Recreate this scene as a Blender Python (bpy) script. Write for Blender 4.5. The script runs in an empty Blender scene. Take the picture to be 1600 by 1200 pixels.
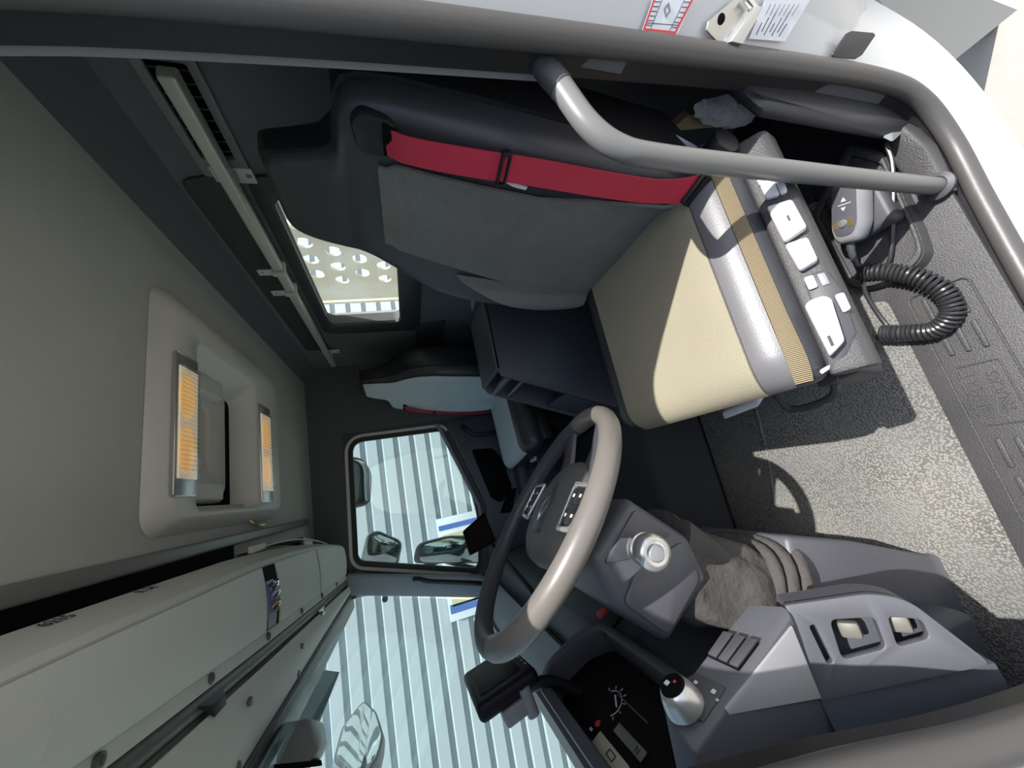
import bpy, bmesh, math, random
from mathutils import Matrix, Vector
S = bpy.context.scene
COL = S.collection
V = Vector
random.seed(7)

# ------------------------------------------------------------------ camera
cam = bpy.data.objects.new('camera', bpy.data.cameras.new('camera'))
COL.objects.link(cam)
S.camera = cam
cam.data.sensor_fit = 'HORIZONTAL'
cam.data.sensor_width = 36.0
cam.data.lens = 560.0 / 1600.0 * 36.0
cam.data.clip_start = 0.01
cam.data.clip_end = 200
RW = ((-0.263101, 0.287766, 0.920852), (0.201137, 0.949867, -0.239366), (-0.943569, 0.122240, -0.307791))
cm = Matrix.Identity(4)
for i in range(3):
    cm[i][0] = RW[i][0]
    cm[i][1] = -RW[i][1]
    cm[i][2] = -RW[i][2]
cm.translation = (-0.30, 0.0, 0.95)
cam.matrix_world = cm

# ------------------------------------------------------------------ light
SUN = V((0.37, 0.23, -0.82)).normalized()
world = bpy.data.worlds.new('world')
S.world = world
world.use_nodes = True
nt = world.node_tree
sky = nt.nodes.new('ShaderNodeTexSky')
sky.sky_type = 'NISHITA'
sky.sun_disc = False
sky.sun_elevation = math.asin(-SUN.z)
sky.sun_rotation = math.atan2(-SUN.x, -SUN.y)
sky.air_density = 1.0
sky.dust_density = 2.0
bg = nt.nodes['Background']
bg.inputs['Strength'].default_value = 0.19
hsv = nt.nodes.new('ShaderNodeHueSaturation')
hsv.inputs['Saturation'].default_value = 0.85
nt.links.new(sky.outputs[0], hsv.inputs['Color'])
nt.links.new(hsv.outputs[0], bg.inputs[0])
sun = bpy.data.objects.new('sun', bpy.data.lights.new('sun', 'SUN'))
COL.objects.link(sun)
sun.data.energy = 5.6
sun.data.color = (1.0, 0.97, 0.93)
sun.data.angle = math.radians(0.53)
sun.rotation_euler = SUN.to_track_quat('-Z', 'Y').to_euler()
sun.location = (-3, -2, 7)
S.view_settings.view_transform = 'Standard'
S.view_settings.look = 'None'
S.view_settings.gamma = 1.0
S.view_settings.use_curve_mapping = False
S.view_settings.exposure = 0.42
try:
    S.cycles.diffuse_bounces = 6
    S.cycles.max_bounces = 14
    S.cycles.transparent_max_bounces = 16
except Exception:
    pass


# ------------------------------------------------------------------ materials
def lin(c):
    return tuple(((v / 255 / 12.92) if v / 255 <= 0.04045 else ((v / 255 + 0.055) / 1.055) ** 2.4) for v in c)


def mat(name, col, rough=0.5, metal=0.0, bump=None, var=None, spec=0.5, coat=0.0, emit=None, trans=0.0):
    """bump=(kind, scale, strength, distance); var=(scale, amount, second colour)"""
    m = bpy.data.materials.new(name)
    m.use_nodes = True
    n = m.node_tree.nodes
    l = m.node_tree.links
    b = n['Principled BSDF']
    b.inputs['Base Color'].default_value = (*col, 1)
    b.inputs['Roughness'].default_value = rough
    b.inputs['Metallic'].default_value = metal
    b.inputs['Specular IOR Level'].default_value = spec
    b.inputs['Coat Weight'].default_value = coat
    b.inputs['Transmission Weight'].default_value = trans
    tc = None
    if bump or var:
        tc = n.new('ShaderNodeTexCoord')
    if var:
        t = n.new('ShaderNodeTexNoise')
        t.inputs['Scale'].default_value = var[0]
        t.inputs['Detail'].default_value = 6
        l.new(tc.outputs['Object'], t.inputs['Vector'])
        r = n.new('ShaderNodeMapRange')
        r.inputs['From Min'].default_value = 0.35
        r.inputs['From Max'].default_value = 0.68
        r.inputs['To Max'].default_value = var[1]
        l.new(t.outputs['Fac'], r.inputs['Value'])
        mx = n.new('ShaderNodeMix')
        mx.data_type = 'RGBA'
        mx.inputs['A'].default_value = (*col, 1)
        mx.inputs['B'].default_value = (*var[2], 1)
        l.new(r.outputs[0], mx.inputs['Factor'])
        l.new(mx.outputs['Result'], b.inputs['Base Color'])
    if bump:
        kind, sc, st, dist = bump
        if kind == 'noise':
            t = n.new('ShaderNodeTexNoise')
            t.inputs['Scale'].default_value = sc
            t.inputs['Detail'].default_value = 4
            out = t.outputs['Fac']
        elif kind == 'voronoi':
            t = n.new('ShaderNodeTexVoronoi')
            t.inputs['Scale'].default_value = sc
            out = t.outputs['Distance']
        else:
            t = n.new('ShaderNodeTexWave')
            t.wave_type = 'BANDS'
            t.bands_direction = kind[-1].upper()
            t.inputs['Scale'].default_value = sc
            t.inputs['Distortion'].default_value = 0.6
            t.inputs['Detail'].default_value = 1
            out = t.outputs['Fac']
        l.new(tc.outputs['Object'], t.inputs['Vector'])
        bp = n.new('ShaderNodeBump')
        bp.inputs['Strength'].default_value = st
        bp.inputs['Distance'].default_value = dist
        l.new(out, bp.inputs['Height'])
        l.new(bp.outputs[0], b.inputs['Normal'])
    if emit:
        b.inputs['Emission Color'].default_value = (*emit[0], 1)
        b.inputs['Emission Strength'].default_value = emit[1]
    return m


def glass(name, tint=(0.70, 0.78, 0.78), gloss=0.06):
    m = bpy.data.materials.new(name)
    m.use_nodes = True
    n = m.node_tree.nodes
    l = m.node_tree.links
    n.remove(n['Principled BSDF'])
    tr = n.new('ShaderNodeBsdfTransparent')
    tr.inputs[0].default_value = (*tint, 1)
    gl = n.new('ShaderNodeBsdfGlossy')
    gl.inputs['Roughness'].default_value = 0.01
    gl.inputs[0].default_value = (0.9, 0.95, 0.95, 1)
    mx = n.new('ShaderNodeMixShader')
    mx.inputs[0].default_value = gloss
    l.new(tr.outputs[0], mx.inputs[1])
    l.new(gl.outputs[0], mx.inputs[2])
    l.new(mx.outputs[0], n['Material Output'].inputs[0])
    return m


M = {}
M['headliner'] = mat('headliner_felt', (0.50, 0.515, 0.475), 0.95, bump=('noise', 260, 0.35, 0.002), var=(5, 0.5, (0.44, 0.455, 0.42)), spec=0.1)
M['darkfelt'] = mat('dark_felt', (0.150, 0.158, 0.166), 0.95, bump=('noise', 400, 0.3, 0.002), spec=0.1)
M['darkfelt2'] = mat('charcoal_felt', (0.120, 0.125, 0.132), 0.95, bump=('noise', 400, 0.3, 0.002), spec=0.1)
M['darkplastic'] = mat('charcoal_plastic', (0.050, 0.051, 0.056), 0.5, bump=('noise', 900, 0.15, 0.001))
M['blackplastic'] = mat('black_plastic', (0.012, 0.012, 0.014), 0.45, bump=('noise', 900, 0.12, 0.001))
M['void'] = mat('deep_black', (0.004, 0.004, 0.005), 0.8, spec=0.1)
M['sillplastic'] = mat('grained_sill_plastic', (0.052, 0.051, 0.053), 0.42, bump=('noise', 420, 0.8, 0.0018), var=(9, 0.45, (0.085, 0.082, 0.08)))
M['dash'] = mat('blue_grey_dash_plastic', (0.088, 0.090, 0.103), 0.45, bump=('noise', 1000, 0.2, 0.001))
M['dashdark'] = mat('dark_dash_plastic', (0.062, 0.068, 0.084), 0.5, bump=('noise', 1000, 0.2, 0.001))
M['dashsunlit'] = mat('sunlit_dash_plastic', (0.38, 0.385, 0.40), 0.42, bump=('noise', 1000, 0.15, 0.001))  # paler copy of the dash plastic with sunlight in its colour
M['shelf'] = mat('grey_green_plastic', (0.58, 0.61, 0.575), 0.5, bump=('noise', 700, 0.2, 0.001), var=(4, 0.3, (0.52, 0.545, 0.51)))
M['shelfdark'] = mat('dark_shelf_plastic', (0.10, 0.105, 0.10), 0.4)  # dark-coloured plastic for the header, blind, screws and clips
M['hatch'] = mat('warm_grey_plastic', (0.62, 0.61, 0.57), 0.45, bump=('noise', 700, 0.15, 0.001))
M['leather'] = mat('charcoal_leather', (0.046, 0.046, 0.053), 0.40, bump=('noise', 500, 0.25, 0.001))
M['leathersunlit'] = mat('sunlit_leather', (0.135, 0.134, 0.14), 0.36, bump=('noise', 500, 0.25, 0.001))  # same leather as the rest; sun on the near bolster put into colour
M['fabric'] = mat('ribbed_seat_fabric', (0.245, 0.245, 0.23), 0.95, bump=('wavez', 130, 0.7, 0.002), var=(14, 0.5, (0.20, 0.20, 0.19)), spec=0.1)
M['fabricbeige'] = mat('beige_seat_fabric', (0.315, 0.287, 0.212), 0.95, bump=('noise', 420, 0.6, 0.002), var=(6, 0.6, (0.28, 0.255, 0.187)), spec=0.1)
M['meshtan'] = mat('tan_mesh', (0.37, 0.30, 0.185), 0.8, bump=('wavey', 110, 1.0, 0.003), spec=0.2)
M['belt'] = mat('red_webbing', (0.56, 0.030, 0.065), 0.55, bump=('wavez', 300, 0.3, 0.001))
M['rail'] = mat('grey_enamel', (0.17, 0.17, 0.165), 0.38)
M['raildark'] = mat('dark_sleeve', (0.06, 0.06, 0.065), 0.5)
M['rod'] = mat('pale_aluminium', (0.62, 0.64, 0.57), 0.35, metal=0.35)
M['white'] = mat('white_paint', (0.52, 0.53, 0.535), 0.25, coat=0.4)
M['whiteplastic'] = mat('white_plastic', (0.72, 0.70, 0.74), 0.4)
M['greyplastic'] = mat('mid_grey_plastic', (0.22, 0.225, 0.235), 0.45, bump=('noise', 900, 0.15, 0.001))
M['seal'] = mat('door_seal_rubber', (0.075, 0.072, 0.070), 0.42, bump=('noise', 60, 0.15, 0.003))
M['sealgrey'] = mat('seal_lip', (0.20, 0.19, 0.205), 0.75, bump=('noise', 500, 0.3, 0.001))


def studded(name, dust, dirt, stud):
    m = mat(name, dust, 0.85, bump=('voronoi', 230, 0.8, 0.003), var=(4.5, 1.0, dirt), spec=0.2)
    n = m.node_tree.nodes
    l = m.node_tree.links
    b = n['Principled BSDF']
    src = b.inputs['Base Color'].links[0].from_socket
    tc = [q for q in n if q.type == 'TEX_COORD'][0]
    vo = [q for q in n if q.type == 'TEX_VORONOI'][0]
    no = n.new('ShaderNodeTexNoise')
    no.inputs['Scale'].default_value = 9
    l.new(tc.outputs['Object'], no.inputs['Vector'])
    r = n.new('ShaderNodeMapRange')
    r.inputs['From Min'].default_value = 0.30
    r.inputs['From Max'].default_value = 0.62
    l.new(vo.outputs['Distance'], r.inputs['Value'])
    mu = n.new('ShaderNodeMath')
    mu.operation = 'MULTIPLY'
    l.new(r.outputs[0], mu.inputs[0])
    l.new(no.outputs['Fac'], mu.inputs[1])
    mx = n.new('ShaderNodeMix')
    mx.data_type = 'RGBA'
    l.new(mu.outputs[0], mx.inputs['Factor'])
    l.new(src, mx.inputs['A'])
    mx.inputs['B'].default_value = (*stud, 1)
    l.new(mx.outputs['Result'], b.inputs['Base Color'])
    return m


M['mat'] = studded('dusty_rubber_mat', (0.19, 0.19, 0.18), (0.285, 0.277, 0.248), (0.045, 0.044, 0.042))
M['carpet'] = mat('dark_rubber_floor', (0.05, 0.05, 0.052), 0.85, bump=('voronoi', 220, 0.8, 0.003), spec=0.2)
M['wheel'] = mat('worn_wheel_leather', (0.165, 0.150, 0.135), 0.36, bump=('noise', 700, 0.1, 0.001), var=(7, 0.5, (0.13, 0.12, 0.11)))
M['wheeldark'] = mat('dark_wheel_grip', (0.055, 0.056, 0.065), 0.45)
M['wheelpad'] = mat('wheel_pad', (0.10, 0.103, 0.10), 0.55, bump=('noise', 900, 0.3, 0.001))
M['silver'] = mat('satin_silver', (0.62, 0.62, 0.60), 0.28, metal=0.75)
M['chrome'] = mat('chrome', (0.8, 0.8, 0.8), 0.12, metal=1.0)
M['steel'] = mat('steel', (0.55, 0.54, 0.52), 0.32, metal=0.9)
M['gaiter'] = mat('grey_gaiter_cloth', (0.072, 0.067, 0.063), 0.8, bump=('noise', 28, 0.8, 0.012), spec=0.2)
M['screen'] = mat('dark_screen', (0.008, 0.005, 0.006), 0.5, spec=0.12)
M['bezel'] = mat('screen_bezel', (0.008, 0.007, 0.011), 0.5, spec=0.2)

M['bulb'] = mat('amber_lamp', (0.90, 0.50, 0.16), 0.4, bump=('wavey', 120, 0.9, 0.003), emit=((1.0, 0.58, 0.22), 0.45))
M['reflector'] = mat('pale_reflector', (0.85, 0.80, 0.72), 0.35, bump=('wavey', 160, 0.8, 0.003), emit=((1.0, 0.80, 0.55), 0.28))
M['ltgrey'] = mat('pale_passenger_fabric', (0.58, 0.62, 0.64), 0.8, bump=('noise', 300, 0.3, 0.001))
M['red'] = mat('red_plastic', (0.62, 0.05, 0.045), 0.4)
M['blue'] = mat('blue_plastic', (0.06, 0.09, 0.32), 0.4)
M['wall'] = mat('white_cladding', (0.52, 0.56, 0.57), 0.55)
M['wallback'] = mat('cladding_groove', (0.42, 0.46, 0.50), 0.6)
M['cream'] = mat('cream_steel', (0.90, 0.88, 0.76), 0.5, var=(3, 0.9, (0.66, 0.56, 0.38)))
M['ground'] = mat('pale_concrete', (0.36, 0.34, 0.30), 0.9, var=(0.6, 0.8, (0.34, 0.33, 0.30)), bump=('noise', 20, 0.4, 0.01))
M['paper'] = mat('paper', (0.78, 0.80, 0.84), 0.7)
M['ink'] = mat('ink', (0.04, 0.04, 0.05), 0.7)
M['redink'] = mat('red_ink', (0.68, 0.07, 0.08), 0.6)
M['foil'] = mat('crinkled_film', (0.55, 0.58, 0.62), 0.2, bump=('noise', 40, 1.0, 0.01))
M['card'] = mat('cardboard', (0.42, 0.33, 0.22), 0.8)
M['lcd'] = mat('cream_display', (0.62, 0.60, 0.44), 0.3)
M['lcdgrey'] = mat('grey_display', (0.20, 0.21, 0.18), 0.3)
M['mark'] = mat('pale_marking', (0.75, 0.76, 0.78), 0.5)
M['mirror'] = mat('mirror_glass', (0.85, 0.86, 0.84), 0.03, metal=1.0)
M['glass'] = glass('window_glass')
M['rearglass'] = glass('rear_window_glass', (0.94, 0.97, 0.95), 0.03)
M['fairing'] = mat('grey_fairing', (0.085, 0.083, 0.08), 0.5)
M['lens'] = glass('lamp_lens', (0.95, 0.95, 0.93), 0.12)
M['pillar'] = mat('blue_grey_pillar', (0.30, 0.335, 0.38), 0.5, bump=('noise', 900, 0.15, 0.001))
M['rocker'] = mat('worn_rocker', (0.13, 0.125, 0.105), 0.5)
M['cord'] = mat('black_cord', (0.028, 0.028, 0.030), 0.33)
M['bottle'] = mat('brass', (0.6, 0.45, 0.2), 0.3, metal=0.8)
M['signblue'] = mat('sign_blue', (0.10, 0.19, 0.50), 0.5)
M['signtan'] = mat('sign_tan', (0.60, 0.54, 0.34), 0.5)

# ------------------------------------------------------------------ helpers
OFF = {}
MIR = [None]


def tag(o, label=None, cat=None, group=None, kind=None):
    if label:
        o['label'] = label
    if cat:
        o['category'] = cat
    if group:
        o['group'] = group
    if kind:
        o['kind'] = kind
    return o


def root(name, label, cat, loc, group=None):
    o = bpy.data.objects.new(name, None)
    o.empty_display_size = 0.05
    COL.objects.link(o)
    o.location = loc
    OFF[o] = V(loc)
    return tag(o, label, cat, group)


def put(name, bm, m, par=None, X=None, ang=38, kind=None, label=None, cat=None, group=None):
    if X is not None:
        bmesh.ops.transform(bm, matrix=X, verts=bm.verts)
    if MIR[0] is not None:
        for v in bm.verts:
            v.co.x = MIR[0] - v.co.x
        bmesh.ops.reverse_faces(bm, faces=bm.faces)
    if par is not None:
        L = OFF[par]
    else:
        xs = [v.co for v in bm.verts]
        L = V(((min(c.x for c in xs) + max(c.x for c in xs)) / 2, (min(c.y for c in xs) + max(c.y for c in xs)) / 2, min(c.z for c in xs)))
    bmesh.ops.translate(bm, vec=-L, verts=bm.verts)
    me = bpy.data.meshes.new(name)
    bm.to_mesh(me)
    bm.free()
    for p in me.polygons:
        p.use_smooth = True
    me.set_sharp_from_angle(angle=math.radians(ang))
    me.materials.append(M[m] if isinstance(m, str) else m)
    o = bpy.data.objects.new(name, me)
    COL.objects.link(o)
    if par is not None:
        o.parent = par
    else:
        o.location = L
    OFF[o] = L
    return tag(o, label, cat, group, kind)


def frame(o, x, y):
    x = V(x).normalized()
    y = V(y)
    z = x.cross(y).normalized()
    y = z.cross(x)
    m = Matrix.Identity(4)
    for i in range(3):
        m[i][0], m[i][1], m[i][2], m[i][3] = x[i], y[i], z[i], o[i]
    return m


def bev(bm, w, seg=2, ang=25):
    if w <= 0:
        return bm
    es = [e for e in bm.edges if len(e.link_faces) == 2 and e.calc_face_angle(0) > math.radians(ang)]
    bmesh.ops.bevel(bm, geom=es, offset=w, segments=seg, affect='EDGES', profile=0.5, clamp_overlap=True)
    return bm


def box(a, b, w=0.0, seg=2):
    bm = bmesh.new()
    bmesh.ops.create_cube(bm, size=1)
    for v in bm.verts:
        for i in range(3):
            v.co[i] = a[i] if v.co[i] < 0 else b[i]
    bmesh.ops.recalc_face_normals(bm, faces=bm.faces)
    return bev(bm, w, seg)


def cbox(sx, sy, sz, w=0.0, seg=2):
    return box((-sx / 2, -sy / 2, -sz / 2), (sx / 2, sy / 2, sz / 2), w, seg)


def cyl(r, h, n=24, r2=None, w=0.0):
    bm = bmesh.new()
    bmesh.ops.create_cone(bm, cap_ends=True, segments=n, radius1=r, radius2=r if r2 is None else r2, depth=h)
    return bev(bm, w, 2, 50)


def loft(rings, cap=True, closed=False):
    bm = bmesh.new()
    R = [[bm.verts.new(p) for p in r] for r in rings]
    n = len(R[0])
    m = len(R)
    for i in range(m if closed else m - 1):
        a, b = R[i], R[(i + 1) % m]
        for j in range(n):
            k = (j + 1) % n
            try:
                bm.faces.new((a[j], a[k], b[k], b[j]))
            except ValueError:
                pass
    if cap and not closed:
        bm.faces.new(R[0][::-1])
        bm.faces.new(R[-1])
    bmesh.ops.recalc_face_normals(bm, faces=bm.faces)
    return bm


def lathe(prof, n=32):
    return loft([[(r * math.cos(2 * math.pi * i / n), r * math.sin(2 * math.pi * i / n), z) for i in range(n)] for r, z in prof])


def cr(pts, k=8, closed=False):
    pts = [V(p) for p in pts]
    out = []
    n = len(pts)
    for i in range(n if closed else n - 1):
        if closed:
            p0, p1, p2, p3 = (pts[(i + d) % n] for d in (-1, 0, 1, 2))
        else:
            p0, p1, p2, p3 = pts[max(i - 1, 0)], pts[i], pts[i + 1], pts[min(i + 2, n - 1)]
        for j in range(k):
            t = j / k
            out.append(0.5 * ((2 * p1) + (p2 - p0) * t + (2 * p0 - 5 * p1 + 4 * p2 - p3) * t * t + (3 * p1 - p0 - 3 * p2 + p3) * t ** 3))
    if not closed:
        out.append(pts[-1])
    return out


def frames_along(pts, closed=False, up=None):
    n = len(pts)
    T = []
    for i in range(n):
        a = pts[(i - 1) % n] if (closed or i > 0) else pts[0]
        b = pts[(i + 1) % n] if (closed or i < n - 1) else pts[-1]
        T.append((b - a).normalized())
    u = V(up) if up else V((0, 0, 1))
    if abs(u.dot(T[0])) > 0.95:
        u = V((1, 0, 0))
    out = []
    for i in range(n):
        if up:
            u = V(up)
        u = (u - T[i] * u.dot(T[i])).normalized()
        out.append((T[i], u, T[i].cross(u).normalized()))
    return out


def tube(pts, r, n=12, closed=False, up=None):
    pts = [V(p) for p in pts]
    fr = frames_along(pts, closed, up)
    rings = []
    for i, p in enumerate(pts):
        rr = r[i] if isinstance(r, (list, tuple)) else r
        t, u, w = fr[i]
        rings.append([p + (u * math.cos(2 * math.pi * j / n) + w * math.sin(2 * math.pi * j / n)) * rr for j in range(n)])
    return loft(rings, True, closed)


def sweep(pts, prof, up, closed=False):
    """prof: 2D (a along up, b along side)"""
    pts = [V(p) for p in pts]
    fr = frames_along(pts, closed, up)
    return loft([[p + fr[i][1] * a + fr[i][2] * b for a, b in prof] for i, p in enumerate(pts)], True, closed)


def hull(pts, w=0.0, seg=2):
    bm = bmesh.new()
    for p in pts:
        bm.verts.new(p)
    g = bmesh.ops.convex_hull(bm, input=bm.verts)
    bmesh.ops.delete(bm, geom=[e for e in g['geom_interior'] if isinstance(e, bmesh.types.BMVert)], context='VERTS')
    bmesh.ops.dissolve_limit(bm, angle_limit=math.radians(2), verts=bm.verts, edges=bm.edges)
    bmesh.ops.recalc_face_normals(bm, faces=bm.faces)
    return bev(bm, w, seg, 12)


def prism(poly, vec, w=0.0, seg=2):
    """poly: list of 3D points (planar), extruded by vec"""
    bm = bmesh.new()
    vs = [bm.verts.new(p) for p in poly]
    f = bm.faces.new(vs)
    g = bmesh.ops.extrude_face_region(bm, geom=[f])
    bmesh.ops.translate(bm, vec=vec, verts=[e for e in g['geom'] if isinstance(e, bmesh.types.BMVert)])
    bmesh.ops.recalc_face_normals(bm, faces=bm.faces)
    return bev(bm, w, seg)


def from_curve(cu):
    o = bpy.data.objects.new('tmp', cu)
    COL.objects.link(o)
    dg = bpy.context.evaluated_depsgraph_get()
    dg.update()
    me = bpy.data.meshes.new_from_object(o.evaluated_get(dg))
    bm = bmesh.new()
    bm.from_mesh(me)
    bpy.data.objects.remove(o)
    bpy.data.curves.remove(cu)
    bpy.data.meshes.remove(me)
    bmesh.ops.remove_doubles(bm, verts=bm.verts, dist=1e-6)
    return bm


def plate(loops, t, w=0.0):
    """flat plate in local xy with holes, thickness t centred on z=0"""
    cu = bpy.data.curves.new('c', 'CURVE')
    cu.dimensions = '2D'
    cu.fill_mode = 'BOTH'
    cu.extrude = max(t / 2 - w, 1e-5)
    cu.bevel_depth = w
    cu.bevel_resolution = 1
    cu.offset = -w
    for lp in loops:
        sp = cu.splines.new('POLY')
        sp.points.add(len(lp) - 1)
        for i, p in enumerate(lp):
            sp.points[i].co = (p[0], p[1], 0, 1)
        sp.use_cyclic_u = True
    return from_curve(cu)


def text(s, size, d=0.0005):
    cu = bpy.data.curves.new('t', 'FONT')
    cu.body = s
    cu.size = size
    cu.align_x = 'CENTER'
    cu.align_y = 'CENTER'
    cu.extrude = d
    return from_curve(cu)


def rrect(w, h, r, cx=0.0, cy=0.0, n=5):
    out = []
    for qx, qy, a0 in ((1, 1, 0), (-1, 1, 90), (-1, -1, 180), (1, -1, 270)):
        for i in range(n + 1):
            a = math.radians(a0 + 90 * i / n)
            out.append((cx + qx * (w / 2 - r) + r * math.cos(a), cy + qy * (h / 2 - r) + r * math.sin(a)))
    return out


def rpoly(pts, r, n=5):
    """round the corners of a 2D polygon"""
    out = []
    k = len(pts)
    for i in range(k):
        a, b, c = V(pts[i - 1]), V(pts[i]), V(pts[(i + 1) % k])
        rr = r[i] if isinstance(r, (list, tuple)) else r
        d1 = (a - b)
        d2 = (c - b)
        t = min(rr, d1.length * 0.45, d2.length * 0.45)
        p, q = b + d1.normalized() * t, b + d2.normalized() * t
        for j in range(n + 1):
            s = j / n
            out.append(tuple((p * (1 - s) ** 2 + b * 2 * s * (1 - s) + q * s * s)))
    return out


def patch(fn, nu, nv, t=0.004):
    bm = bmesh.new()
    g = [[bm.verts.new(fn(i / nu, j / nv)) for j in range(nv + 1)] for i in range(nu + 1)]
    for i in range(nu):
        for j in range(nv):
            bm.faces.new((g[i][j], g[i + 1][j], g[i + 1][j + 1], g[i][j + 1]))
    bmesh.ops.recalc_face_normals(bm, faces=bm.faces)
    bmesh.ops.solidify(bm, geom=bm.faces[:], thickness=t)
    bmesh.ops.recalc_face_normals(bm, faces=bm.faces)
    return bm


def ribbon(pts, side, w, t=0.0025, k=8):
    """flat band: pts centre line, side vectors (one or list)"""
    n0 = len(pts)
    sides = side if isinstance(side, list) else [side] * n0
    P = cr(pts, k)
    SD = cr(sides, k)
    rings = []
    for i, p in enumerate(P):
        a = P[max(i - 1, 0)]
        b = P[min(i + 1, len(P) - 1)]
        tn = (b - a).normalized()
        s = SD[i]
        s = (s - tn * s.dot(tn)).normalized()
        nn = tn.cross(s)
        rings.append([p + s * w / 2 + nn * t / 2, p - s * w / 2 + nn * t / 2, p - s * w / 2 - nn * t / 2, p + s * w / 2 - nn * t / 2])
    return loft(rings)


def join(*bms):
    out = bmesh.new()
    for b in bms:
        me = bpy.data.meshes.new('j')
        b.to_mesh(me)
        b.free()
        out.from_mesh(me)
        bpy.data.meshes.remove(me)
    return out


def xf(bm, X):
    bmesh.ops.transform(bm, matrix=X, verts=bm.verts)
    return bm


YZ = lambda x: Matrix(((0, 0, 1, x), (1, 0, 0, 0), (0, 1, 0, 0), (0, 0, 0, 1)))   # local x,y -> world y,z, normal +x
XZ = lambda y: Matrix(((1, 0, 0, 0), (0, 0, -1, y), (0, 1, 0, 0), (0, 0, 0, 1)))  # local x,y -> world x,z, normal -y
XY = lambda z: Matrix.Translation((0, 0, z))


# ================================================================== STRUCTURE
def struct(name, bm, m, X=None, par=None, ang=38):
    return put(name, bm, m, par, X, ang, kind=None if par else 'structure')


FZ = -0.10
floor = struct('floor', box((0.006, -0.9, -0.16), (2.06, 0.8, -0.108), 0.0), 'carpet')
tunnel = struct('floor_tunnel', prism([(0.775, -0.85, -0.11), (0.86, -0.85, 0.10), (1.20, -0.85, 0.10), (1.28, -0.85, -0.11)], (0, 1.5, 0), 0.03, 3), 'carpet')
HX0, HX1, HY0, HY1 = 0.650, 1.405, -0.605, -0.035
CZ = 1.47
struct('ceiling', plate([[(-0.03, -0.775), (2.035, -0.775), (2.035, 0.47), (-0.03, 0.47)],
                         [(HX0 + 0.06, HY0 + 0.06), (HX1 - 0.06, HY0 + 0.06), (HX1 - 0.06, HY1 - 0.05), (HX0 + 0.06, HY1 - 0.05)]], 0.03), 'headliner', XY(CZ + 0.015))
# rear wall with its window opening
WX, WZ, WW, WH = 1.02, 1.047, 0.80, 0.325
wr = struct('wall_rear', plate([[(-0.05, -0.16), (2.06, -0.16), (2.06, 1.41), (-0.05, 1.41)], rrect(WW, WH, 0.035, WX, WZ)], 0.05), 'darkfelt', XZ(-0.875))
put('upper_bevel', prism([(-0.05, -0.770, 1.475), (-0.05, -0.852, 1.395), (-0.05, -0.90, 1.395), (-0.05, -0.90, 1.52), (-0.05, -0.77, 1.52)], (2.11, 0, 0)), 'darkfelt2', wr)
w1 = struct('window_1', plate([rrect(WW + 0.02, WH + 0.02, 0.04, WX, WZ)], 0.004), 'rearglass', XZ(-0.872))
put('window_frame', plate([rpoly([(0.53, 0.79), (1.53, 0.79), (1.50, 1.245), (0.55, 1.245)], 0.05), rrect(WW - 0.004, WH - 0.004, 0.033, WX, WZ)], 0.014, 0.004), 'darkplastic', w1, XZ(-0.846))
gp = [(x, -0.848, z) for x, z in rrect(WW, WH, 0.035, WX, WZ)]
put('rubber_gasket', sweep(gp, [(0.006, 0.004), (0.006, -0.004), (-0.006, -0.004), (-0.006, 0.004)], (0, 1, 0), True), 'blackplastic', w1)
# side walls
struct('wall_left', join(box((-0.03, -0.9, -0.16), (0.0, -0.545, 1.5)), box((-0.03, -0.62, 0.60), (-0.004, -0.50, 1.5))), 'darkfelt2')
struct('trim_1', hull([(0.0, -0.56, 0.36), (0.0, -0.56, -0.1), (0.0, -0.505, 0.33), (0.0, -0.50, -0.1), (0.035, -0.585, 0.36), (0.035, -0.585, -0.1), (0.03, -0.50, 0.30), (0.03, -0.485, -0.1)], 0.01), 'darkplastic')
struct('wall_right', join(prism([(2.035, -0.9, 1.475), (2.0, -0.9, 1.285), (2.07, -0.9, 1.285), (2.07, -0.9, 1.52), (2.035, -0.9, 1.52)], (0, 1.36, 0)),
                          box((2.0, -0.9, -0.16), (2.07, -0.425, 1.29)), box((2.0, 0.50, -0.16), (2.07, 0.80, 0.62))), 'darkfelt2')
struct('wall_front', box((-0.05, 0.78, -0.16), (2.07, 0.83, 0.60)), 'darkplastic')
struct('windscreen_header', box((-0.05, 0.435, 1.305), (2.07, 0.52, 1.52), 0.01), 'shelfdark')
struct('trim_2', prism([(1.935, 0.325, 1.315), (1.935, 0.425, 1.315), (1.955, 0.64, 0.60), (1.955, 0.52, 0.60)], (0.09, 0, 0), 0.012, 3), 'pillar')
struct('trim_3', prism([(-0.06, 0.20, 1.335), (-0.06, 0.425, 1.335), (-0.06, 0.66, 0.60), (-0.06, 0.36, 0.60)], (0.075, 0, 0), 0.01), 'darkplastic')


def wsf(u, v):
    x = 0.02 + 1.96 * u
    k = 1 - ((x - 1.0) / 0.98) ** 2
    z = 1.315 - 0.73 * v
    return (x, 0.432 + 0.235 * v + (0.015 + 0.06 * v) * k, z)


w2 = struct('window_2', patch(wsf, 20, 10, 0.005), 'glass')

# passenger door with its window opening
win = [(-0.372, 1.236), (0.283, 1.262), (0.492, 0.615), (0.143, 0.555), (-0.357, 0.712)]
winr = rpoly(win, [0.07, 0.04, 0.05, 0.2, 0.02], 6)
d2 = struct('door_2', plate([[(-0.425, -0.10), (0.545, -0.10), (0.545, 0.62), (0.325, 1.292), (-0.425, 1.292)], winr], 0.045), 'darkplastic', YZ(2.026))


def ring3(loop, x):
    return [(x, a, b) for a, b in loop]


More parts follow.
